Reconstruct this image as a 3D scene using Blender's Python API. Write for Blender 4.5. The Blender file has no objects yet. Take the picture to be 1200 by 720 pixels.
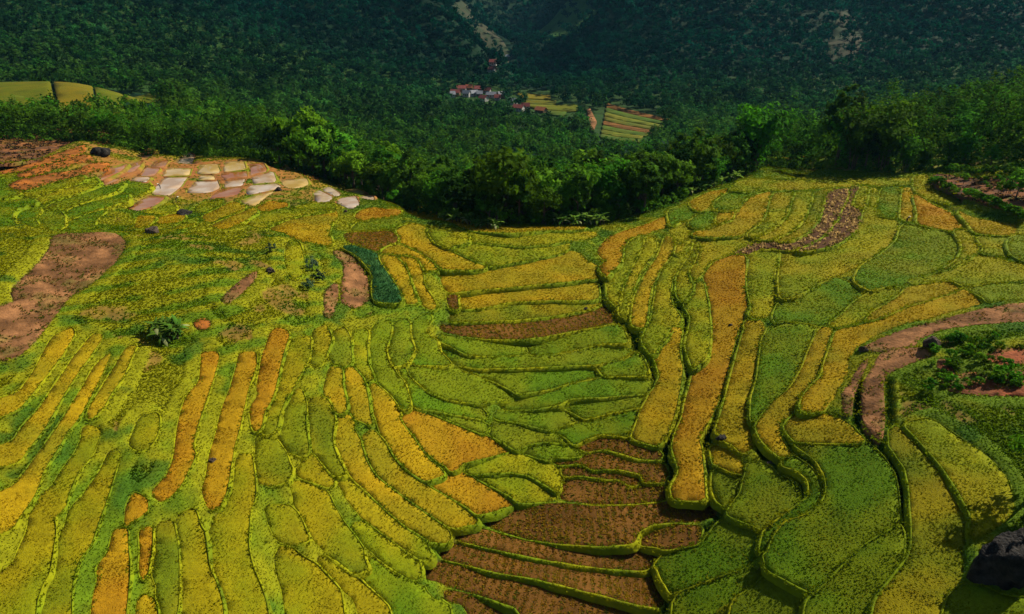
import bpy, math, random
import numpy as np
from mathutils import Vector, Matrix
from mathutils.geometry import delaunay_2d_cdt

S = bpy.context.scene
RNG = np.random.default_rng(7)
random.seed(7)
col = S.collection

# ------------------------------------------------------------------ camera
CAMZ, PITCH, FOC = 100.0, math.radians(25.0), 800.0
cam = bpy.data.cameras.new("camera")
cam.sensor_width, cam.lens = 36.0, 24.0
cam.clip_start, cam.clip_end = 1.0, 20000.0
camo = bpy.data.objects.new("camera", cam)
camo.location = (0, 0, CAMZ)
camo.rotation_euler = (math.radians(90) - PITCH, 0, 0)
col.objects.link(camo)
S.camera = camo

# ------------------------------------------------------------------ light
SUN_AZ, SUN_EL = math.radians(58), math.radians(42)
w = bpy.data.worlds.new("World")
S.world = w
w.use_nodes = True
nt = w.node_tree
nt.nodes.clear()
sky = nt.nodes.new("ShaderNodeTexSky")
sky.sky_type = 'NISHITA'
sky.sun_disc = False
sky.sun_elevation = SUN_EL
sky.sun_rotation = SUN_AZ
bg = nt.nodes.new("ShaderNodeBackground")
bg.inputs["Strength"].default_value = 0.05
wo = nt.nodes.new("ShaderNodeOutputWorld")
nt.links.new(sky.outputs[0], bg.inputs[0])
nt.links.new(bg.outputs[0], wo.inputs[0])
sl = bpy.data.lights.new("sun", 'SUN')
sl.energy = 5.0
sl.angle = math.radians(0.53)
sl.color = (1.0, 0.92, 0.76)
so = bpy.data.objects.new("sun", sl)
sd = Vector((math.sin(SUN_AZ) * math.cos(SUN_EL), math.cos(SUN_AZ) * math.cos(SUN_EL), math.sin(SUN_EL)))
so.rotation_euler = sd.to_track_quat('Z', 'Y').to_euler()
so.location = (200, 200, 300)
col.objects.link(so)
S.view_settings.view_transform = 'Standard'
S.view_settings.look = 'None'
S.view_settings.exposure = 0.52
S.view_settings.gamma = 1.0

# ------------------------------------------------------------------ helpers
def link(o, parent=None):
    col.objects.link(o)
    if parent is not None:
        o.parent = parent
    return o

def tag(o, label=None, cat=None, group=None, kind=None):
    if label: o["label"] = label
    if cat: o["category"] = cat
    if group: o["group"] = group
    if kind: o["kind"] = kind
    return o

def empty(name, loc=(0, 0, 0), rz=0.0, sc=1.0):
    o = bpy.data.objects.new(name, None)
    o.empty_display_size = 0.3
    o.location = loc
    o.rotation_euler = (0, 0, rz)
    o.scale = (sc, sc, sc)
    col.objects.link(o)
    return o

def mesh_np(name, V, F, mat=None, C=None, smooth=False):
    """mesh from an (n,3) array and an (m,k) index array, with optional colours per vertex"""
    V = np.asarray(V, dtype=np.float32)
    F = np.asarray(F, dtype=np.int32)
    me = bpy.data.meshes.new(name)
    me.vertices.add(len(V))
    me.vertices.foreach_set("co", V.ravel())
    k = F.shape[1]
    me.loops.add(F.size)
    me.loops.foreach_set("vertex_index", F.ravel())
    me.polygons.add(len(F))
    me.polygons.foreach_set("loop_start", np.arange(0, F.size, k, dtype=np.int32))
    if smooth:
        me.polygons.foreach_set("use_smooth", np.ones(len(F), dtype=bool))
    if C is not None:
        a = me.color_attributes.new("col", 'FLOAT_COLOR', 'POINT')
        c4 = np.ones((len(V), 4), dtype=np.float32)
        c4[:, :3] = C
        a.data.foreach_set("color", c4.ravel())
    me.update(calc_edges=True)
    if mat: me.materials.append(mat)
    return me

class MB:
    """collects simple shapes into one mixed mesh"""
    def __init__(s): s.v, s.f = [], []
    def add(s, V, F):
        n = len(s.v)
        s.v += [tuple(p) for p in V]
        s.f += [tuple(i + n for i in q) for q in F]
        return s
    def box(s, x0, x1, y0, y1, z0, z1):
        V = [(x, y, z) for z in (z0, z1) for y in (y0, y1) for x in (x0, x1)]
        return s.add(V, [(0, 2, 3, 1), (4, 5, 7, 6), (0, 1, 5, 4), (2, 6, 7, 3), (0, 4, 6, 2), (1, 3, 7, 5)])
    def tube(s, pts, rads, n=7):
        V, F = [], []
        for i, (p, r) in enumerate(zip(pts, rads)):
            p = Vector(p)
            d = (Vector(pts[min(i + 1, len(pts) - 1)]) - Vector(pts[max(i - 1, 0)])).normalized()
            u = d.orthogonal().normalized()
            q = d.cross(u)
            for k in range(n):
                t = 2 * math.pi * k / n
                V.append(p + (u * math.cos(t) + q * math.sin(t)) * r)
        for i in range(len(pts) - 1):
            for k in range(n):
                a, b = i * n + k, i * n + (k + 1) % n
                F.append((a, b, b + n, a + n))
        F.append(tuple(range(n))[::-1])
        F.append(tuple((len(pts) - 1) * n + k for k in range(n)))
        return s.add(V, F)
    def mesh(s, name, mat):
        me = bpy.data.meshes.new(name)
        me.from_pydata(s.v, [], s.f)
        me.update()
        me.materials.append(mat)
        return me
    def build(s, name, mat, parent=None):
        return link(bpy.data.objects.new(name, s.mesh(name, mat)), parent)

def hash2(i, j, seed):
    n = (i.astype(np.int64) * 374761393 + j.astype(np.int64) * 668265263 + seed * 1442695041) & 0x7fffffff
    n = (n ^ (n >> 13)) * 1274126177 & 0x7fffffff
    return ((n ^ (n >> 16)) & 0xffff) / 65535.0

def vnoise(x, y, scale, seed=0):
    x = np.asarray(x, float) / scale + 1000.0
    y = np.asarray(y, float) / scale + 1000.0
    i, j = np.floor(x), np.floor(y)
    fx, fy = x - i, y - j
    fx, fy = fx * fx * (3 - 2 * fx), fy * fy * (3 - 2 * fy)
    a, b = hash2(i, j, seed), hash2(i + 1, j, seed)
    c, d = hash2(i, j + 1, seed), hash2(i + 1, j + 1, seed)
    return (a * (1 - fx) + b * fx) * (1 - fy) + (c * (1 - fx) + d * fx) * fy

def fbm(x, y, scale, seed=0, octs=3):
    t, a, s = 0.0, 1.0, 0.0
    for o in range(octs):
        t = t + a * vnoise(x, y, scale / 2 ** o, seed + o * 17)
        s += a
        a *= 0.5
    return t / s

def sstep(x, a, b):
    t = np.clip((x - a) / (b - a), 0, 1)
    return t * t * (3 - 2 * t)

# ------------------------------------------------------------------ materials
def mat_new(name):
    m = bpy.data.materials.new(name)
    m.use_nodes = True
    n = m.node_tree
    n.nodes.clear()
    out = n.nodes.new("ShaderNodeOutputMaterial")
    return m, n, out

def leaf_mat(name, transl=0.3, objvar=0.0, rough=0.85, spec=0.08):
    """plant matter: colour from the mesh, light passes through thin blades"""
    m, n, out = mat_new(name)
    at = n.nodes.new("ShaderNodeAttribute")
    at.attribute_name = "col"
    src = at.outputs["Color"]
    if objvar > 0:
        oi = n.nodes.new("ShaderNodeObjectInfo")
        hs = n.nodes.new("ShaderNodeHueSaturation")
        mr = n.nodes.new("ShaderNodeMapRange")
        mr.inputs[3].default_value, mr.inputs[4].default_value = 1 - objvar, 1 + objvar
        n.links.new(oi.outputs["Random"], mr.inputs[0])
        mh = n.nodes.new("ShaderNodeMath"); mh.operation = 'MULTIPLY'; mh.inputs[1].default_value = 7.31
        fr = n.nodes.new("ShaderNodeMath"); fr.operation = 'FRACT'
        n.links.new(oi.outputs["Random"], mh.inputs[0]); n.links.new(mh.outputs[0], fr.inputs[0])
        mr2 = n.nodes.new("ShaderNodeMapRange")
        mr2.inputs[3].default_value, mr2.inputs[4].default_value = 0.475, 0.515
        n.links.new(fr.outputs[0], mr2.inputs[0])
        n.links.new(mr.outputs[0], hs.inputs["Value"])
        n.links.new(mr2.outputs[0], hs.inputs["Hue"])
        n.links.new(src, hs.inputs["Color"])
        src = hs.outputs["Color"]
    pb = n.nodes.new("ShaderNodeBsdfPrincipled")
    pb.inputs["Roughness"].default_value = rough
    pb.inputs["Specular IOR Level"].default_value = spec
    n.links.new(src, pb.inputs["Base Color"])
    tr = n.nodes.new("ShaderNodeBsdfTranslucent")
    n.links.new(src, tr.inputs["Color"])
    mx = n.nodes.new("ShaderNodeMixShader")
    mx.inputs[0].default_value = transl
    n.links.new(pb.outputs[0], mx.inputs[1])
    n.links.new(tr.outputs[0], mx.inputs[2])
    n.links.new(mx.outputs[0], out.inputs[0])
    return m

def ground_mat(name, scale=0.6, bump=0.5, var=0.35, rough=0.9, use_attr=True, c1=(0.1, 0.1, 0.1), c2=(0.2, 0.2, 0.2), bdist=0.25):
    m, n, out = mat_new(name)
    tc = n.nodes.new("ShaderNodeTexCoord")
    nz = n.nodes.new("ShaderNodeTexNoise")
    nz.inputs["Scale"].default_value = scale
    nz.inputs["Detail"].default_value = 8
    nz.inputs["Roughness"].default_value = 0.65
    n.links.new(tc.outputs["Object"], nz.inputs["Vector"])
    pb = n.nodes.new("ShaderNodeBsdfPrincipled")
    pb.inputs["Roughness"].default_value = rough
    pb.inputs["Specular IOR Level"].default_value = 0.08
    if use_attr:
        at = n.nodes.new("ShaderNodeAttribute"); at.attribute_name = "col"
        mr = n.nodes.new("ShaderNodeMapRange")
        mr.inputs[1].default_value, mr.inputs[2].default_value = 0.3, 0.7
        mr.inputs[3].default_value, mr.inputs[4].default_value = 1 - var, 1 + var
        n.links.new(nz.outputs[0], mr.inputs[0])
        vm = n.nodes.new("ShaderNodeVectorMath"); vm.operation = 'SCALE'
        n.links.new(at.outputs["Color"], vm.inputs[0])
        n.links.new(mr.outputs[0], vm.inputs["Scale"])
        n.links.new(vm.outputs[0], pb.inputs["Base Color"])
    else:
        cr = n.nodes.new("ShaderNodeValToRGB")
        cr.color_ramp.elements[0].position, cr.color_ramp.elements[1].position = 0.35, 0.65
        cr.color_ramp.elements[0].color = (*c1, 1)
        cr.color_ramp.elements[1].color = (*c2, 1)
        n.links.new(nz.outputs[0], cr.inputs[0])
        n.links.new(cr.outputs[0], pb.inputs["Base Color"])
    bp = n.nodes.new("ShaderNodeBump")
    bp.inputs["Strength"].default_value = bump
    bp.inputs["Distance"].default_value = bdist
    nz2 = n.nodes.new("ShaderNodeTexNoise")
    nz2.inputs["Scale"].default_value = scale * 3.5
    nz2.inputs["Detail"].default_value = 6
    n.links.new(tc.outputs["Object"], nz2.inputs["Vector"])
    n.links.new(nz2.outputs[0], bp.inputs["Height"])
    n.links.new(bp.outputs[0], pb.inputs["Normal"])
    n.links.new(pb.outputs[0], out.inputs[0])
    return m

def water_mat(name, c1, c2):
    m, n, out = mat_new(name)
    tc = n.nodes.new("ShaderNodeTexCoord")
    nz = n.nodes.new("ShaderNodeTexNoise")
    nz.inputs["Scale"].default_value = 0.16
    nz.inputs["Detail"].default_value = 4
    n.links.new(tc.outputs["Object"], nz.inputs["Vector"])
    cr = n.nodes.new("ShaderNodeValToRGB")
    cr.color_ramp.elements[0].position, cr.color_ramp.elements[1].position = 0.42, 0.62
    cr.color_ramp.elements[0].color, cr.color_ramp.elements[1].color = (*c1, 1), (*c2, 1)
    n.links.new(nz.outputs[0], cr.inputs[0])
    pb = n.nodes.new("ShaderNodeBsdfPrincipled")
    pb.inputs["Roughness"].default_value = 0.06
    pb.inputs["IOR"].default_value = 1.33
    n.links.new(cr.outputs[0], pb.inputs["Base Color"])
    bp = n.nodes.new("ShaderNodeBump")
    bp.inputs["Strength"].default_value = 0.05
    nz2 = n.nodes.new("ShaderNodeTexNoise"); nz2.inputs["Scale"].default_value = 2.5
    n.links.new(tc.outputs["Object"], nz2.inputs["Vector"])
    n.links.new(nz2.outputs[0], bp.inputs["Height"])
    n.links.new(bp.outputs[0], pb.inputs["Normal"])
    n.links.new(pb.outputs[0], out.inputs[0])
    return m

M = {}
M['crop'] = leaf_mat("rice_blades", 0.5, spec=0.03)
M['leaf'] = leaf_mat("tree_leaves", 0.45, objvar=0.55, spec=0.05)
M['mass'] = leaf_mat("forest_leaves", 0.4, spec=0.02)
M['grass'] = leaf_mat("grass_blades", 0.5, spec=0.03)
M['sheet'] = ground_mat("rice_canopy", 2.2, 0.5, 0.25)
M['ground'] = ground_mat("grassy_ground", 0.5, 0.6, 0.35)
M['farground'] = ground_mat("forest_floor", 0.05, 0.6, 0.35, bdist=2.0)
M['soil'] = ground_mat("bare_soil", 0.55, 0.9, 0.45)
M['bark'] = ground_mat("bark", 3.0, 0.6, use_attr=False, c1=(0.05, 0.035, 0.02), c2=(0.16, 0.12, 0.08))
M['rock_dark'] = ground_mat("dark_rock", 0.9, 1.0, use_attr=False, c1=(0.008, 0.008, 0.008), c2=(0.050, 0.044, 0.038), rough=0.8, bdist=0.4)
M['rock_grey'] = ground_mat("grey_rock", 1.6, 1.0, use_attr=False, c1=(0.03, 0.022, 0.016), c2=(0.13, 0.095, 0.07), rough=0.85, bdist=0.3)
M['water_pale'] = water_mat("pale_muddy_water", (0.36, 0.24, 0.14), (0.46, 0.37, 0.28))
M['water_yellow'] = water_mat("yellow_muddy_water", (0.38, 0.25, 0.07), (0.46, 0.33, 0.14))
M['water_orange'] = water_mat("orange_muddy_water", (0.26, 0.085, 0.016), (0.30, 0.15, 0.07))
M['water_dark'] = water_mat("dark_water", (0.02, 0.018, 0.018), (0.05, 0.04, 0.035))
M['roof_red'] = ground_mat("red_roof", 0.8, 0.3, use_attr=False, c1=(0.17, 0.04, 0.035), c2=(0.27, 0.09, 0.075))
M['roof_grey'] = ground_mat("grey_roof", 0.8, 0.3, use_attr=False, c1=(0.16, 0.17, 0.20), c2=(0.30, 0.31, 0.33))
M['roof_orange'] = ground_mat("orange_roof", 0.8, 0.3, use_attr=False, c1=(0.34, 0.10, 0.04), c2=(0.45, 0.17, 0.08))
M['plaster'] = ground_mat("plaster", 0.8, 0.2, use_attr=False, c1=(0.30, 0.28, 0.25), c2=(0.46, 0.44, 0.41))
M['timber'] = ground_mat("timber", 1.5, 0.3, use_attr=False, c1=(0.10, 0.06, 0.035), c2=(0.2, 0.13, 0.08))
M['glass'] = ground_mat("dark_glass", 0.5, 0.0, use_attr=False, c1=(0.02, 0.025, 0.03), c2=(0.03, 0.035, 0.04), rough=0.15)
M['cloth_dark'] = ground_mat("dark_cloth", 6, 0.2, use_attr=False, c1=(0.015, 0.015, 0.025), c2=(0.03, 0.03, 0.045))
M['cloth_blue'] = ground_mat("brown_cloth", 6, 0.2, use_attr=False, c1=(0.05, 0.04, 0.04), c2=(0.08, 0.07, 0.06))
M['straw'] = ground_mat("straw_hat", 8, 0.2, use_attr=False, c1=(0.62, 0.55, 0.42), c2=(0.78, 0.72, 0.6))

# ------------------------------------------------------------------ the lie of the land
cP, sP = math.cos(PITCH), math.sin(PITCH)
def pix(u, v):
    """photo pixel -> (x/y ratio, height per metre of y) of the sight line"""
    a = (np.asarray(u, float) - 600) / FOC
    b = (360 - np.asarray(v, float)) / FOC
    yy = cP + b * sP
    return a / yy, (-sP + b * cP) / yy

def to_pix(x, y, z):
    dz = z - CAMZ
    f = y * cP - dz * sP
    up = y * sP + dz * cP
    return 600 + FOC * x / f, 360 - FOC * up / f

CT = []
for u, v, D in [
    (600, 860, 81.5), (600, 720, 78.5), (600, 600, 75), (600, 480, 70), (600, 360, 64.5), (600, 264, 59),
    (400, 720, 72), (400, 600, 68.5), (400, 480, 63), (400, 360, 58.5), (400, 290, 56), (400, 250, 57),
    (200, 860, 67), (200, 720, 65), (200, 600, 61.5), (200, 480, 58), (200, 380, 54), (200, 320, 50.5), (200, 282, 49), (200, 252, 55), (200, 215, 55.5),
    (0, 720, 60), (0, 600, 57), (0, 480, 54), (0, 380, 50), (0, 300, 47), (0, 272, 46.5), (0, 245, 50.5), (0, 205, 49.5),
    (300, 275, 53), (300, 215, 56), (420, 235, 57), (300, 188, 56), (500, 250, 58), (60, 155, 46.5), (-60, 160, 46),
    (800, 860, 79), (800, 720, 76), (800, 600, 73.5), (800, 480, 69), (800, 360, 64), (800, 290, 60.5), (800, 245, 58.5),
    (1000, 720, 66), (1000, 600, 64), (1000, 480, 61), (1000, 360, 59), (1000, 280, 57.5), (1000, 215, 56),
    (1200, 860, 62), (1200, 720, 60), (1200, 600, 58), (1200, 480, 55), (1200, 380, 52.5), (1200, 300, 51.5), (1200, 250, 50), (1100, 212, 54.5), (900, 205, 57.5), (930, 188, 58),
    (-250, 720, 55), (-250, 420, 46), (1450, 720, 54), (1450, 420, 48)]:
    r, s = pix(u, v)
    y = D / -s
    CT.append((float(r), math.log(y), CAMZ - D))
for u, y, D in [
    (600, 215, 70), (600, 260, 80), (600, 330, 95), (600, 450, 107), (600, 620, 112), (600, 800, 112),
    (450, 240, 70), (450, 330, 88), (450, 480, 103),
    (350, 285, 68), (350, 330, 76), (350, 420, 89), (350, 560, 99), (350, 700, 92), (350, 850, 65), (350, 1000, 25), (350, 1200, -35), (350, 1700, -190),
    (200, 290, 63), (200, 340, 63),
    (90, 300, 59), (90, 345, 58), (90, 375, 52), (90, 410, 50), (90, 450, 57), (90, 520, 70), (90, 650, 56), (90, 800, 22), (90, 1000, -55), (90, 1500, -200),
    (-100, 300, 57), (-100, 400, 49), (-100, 520, 66), (-100, 800, 18), (-100, 1100, -90), (-100, 1500, -200),
    (500, 700, 108), (500, 830, 102), (500, 960, 60), (500, 1080, 15), (500, 1300, -60), (500, 1700, -190),
    (570, 1010, 88), (570, 1150, 84), (570, 1450, 62), (545, 930, 80),
    (620, 920, 104), (620, 1120, 88), (620, 1500, 66), (620, 2000, 25), (620, 2800, -150),
    (750, 230, 66), (750, 300, 85), (750, 420, 103), (750, 620, 113), (750, 780, 112), (750, 920, 88), (750, 1060, 50), (750, 1220, 8), (750, 1500, -90), (750, 2100, -230),
    (880, 290, 72), (880, 340, 87), (880, 450, 101),
    (1000, 500, 104), (1000, 700, 108), (1000, 800, 103), (1000, 950, 70), (1000, 1150, 12), (1000, 1500, -110), (1000, 2200, -260),
    (1050, 250, 57), (1050, 300, 61), (1050, 400, 88),
    (1200, 215, 48.5), (1200, 300, 52), (1200, 400, 78), (1200, 520, 94), (1200, 680, 101), (1200, 820, 82), (1200, 1000, 32), (1200, 1200, -40), (1200, 1600, -170),
    (1400, 215, 44), (1400, 400, 74), (1400, 680, 96), (1400, 1000, 25), (1400, 1500, -150)]:
    b0 = math.atan2(D, y)
    v = 360 + FOC * math.tan(b0 - PITCH)
    r, s = pix(u, v)
    CT.append((float(r), math.log(y), CAMZ - D))
CT = np.array(CT)
CA = 1.3
def _phi(d2):
    return 0.5 * d2 * np.log(d2 + 1e-12)
_n = len(CT)
_P = np.stack([CT[:, 0] * CA, CT[:, 1]], 1)
_d2 = ((_P[:, None] - _P[None]) ** 2).sum(-1)
_A = np.zeros((_n + 3, _n + 3))
_A[:_n, :_n] = _phi(_d2) + np.eye(_n) * 0.0012
_A[:_n, _n] = 1; _A[:_n, _n + 1:] = _P
_A[_n, :_n] = 1; _A[_n + 1:, :_n] = _P.T
_W = np.linalg.solve(_A, np.concatenate([CT[:, 2], np.zeros(3)]))
def Bab(a, b):
    a = np.asarray(a, float); b = np.asarray(b, float)
    sh = a.shape
    a = a.ravel() * CA; b = b.ravel()
    out = _W[_n] + _W[_n + 1] * a + _W[_n + 2] * b
    for i in range(_n):
        out += _W[i] * _phi((a - _P[i, 0]) ** 2 + (b - _P[i, 1]) ** 2)
    return out.reshape(sh)

def seg_dist(x, y, pts):
    d = np.full(np.shape(x), 1e9)
    for a, b in zip(pts[:-1], pts[1:]):
        ex, ey = b[0] - a[0], b[1] - a[1]
        t = np.clip(((x - a[0]) * ex + (y - a[1]) * ey) / (ex * ex + ey * ey), 0, 1)
        d = np.minimum(d, np.hypot(x - a[0] - t * ex, y - a[1] - t * ey))
    return d
# smooth heights on a fan-shaped grid, finer close by
A0, A1, NA = -1.4, 1.4, 281
B0, B1, NB = math.log(24), math.log(3200), 400
GA, GB = np.linspace(A0, A1, NA), np.linspace(B0, B1, NB)
_gb, _ga = np.meshgrid(GB, GA, indexing='ij')
GZ = Bab(_ga, _gb)
_gy = np.exp(_gb); _gx = _ga * _gy      # spurs and gullies of the mountainsides
GZ = GZ + ((fbm(_gx, _gy, 240, 5) - .5) * 80 + (fbm(_gx, _gy, 90, 9) - .5) * 24) * sstep(_gy, 780, 1150)
_f = sstep(_gy, 860, 980)
GZ = GZ + 34 * np.exp(-(seg_dist(_gx, _gy, [(-300, 1350), (-130, 1090), (-20, 890)]) / 48) ** 2) * _f - 34 * np.exp(-(seg_dist(_gx, _gy, [(-190, 1420), (-30, 1130), (50, 960)]) / 62) ** 2) * _f
def bil(a, b):
    fa = np.clip((np.asarray(a) - A0) / (A1 - A0) * (NA - 1), 0, NA - 1.001)
    fb = np.clip((np.asarray(b) - B0) / (B1 - B0) * (NB - 1), 0, NB - 1.001)
    i, j = fb.astype(int), fa.astype(int)
    p, q = fb - i, fa - j
    return (GZ[i, j] * (1 - q) + GZ[i, j + 1] * q) * (1 - p) + (GZ[i + 1, j] * (1 - q) + GZ[i + 1, j + 1] * q) * p
def Bxy(x, y):
    y = np.maximum(np.asarray(y, float), 24.5)
    return bil(np.asarray(x) / y, np.log(y))

YS = np.exp(np.linspace(math.log(26), math.log(3000), 900))
def hit(u, v):
    """where the sight line through a photo pixel first meets the land"""
    r, s = pix(u, v)
    r, s = np.atleast_1d(r), np.atleast_1d(s)
    z = CAMZ + s[:, None] * YS[None]
    g = bil(np.repeat(r[:, None], len(YS), 1), np.repeat(np.log(YS)[None], len(r), 0))
    below = z <= g
    k = np.argmax(below, 1)
    k = np.where(below.any(1), np.maximum(k, 1), len(YS) - 1)
    ii = np.arange(len(r))
    d0, d1 = (z - g)[ii, k - 1], (z - g)[ii, k]
    t = np.clip(d0 / (d0 - d1 + 1e-9), 0, 1)
    y = YS[k - 1] + (YS[k] - YS[k - 1]) * t
    return np.stack([r * y, y, CAMZ + s * y], 1)

def in_poly(px, py, poly):
    x, y = np.asarray(px), np.asarray(py)
    c = np.zeros(x.shape, bool)
    n = len(poly)
    j = n - 1
    for i in range(n):
        xi, yi, xj, yj = poly[i][0], poly[i][1], poly[j][0], poly[j][1]
        if yi != yj:
            c ^= ((yi > y) != (yj > y)) & (x < (xj - xi) * (y - yi) / (yj - yi) + xi)
        j = i
    return c

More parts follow.
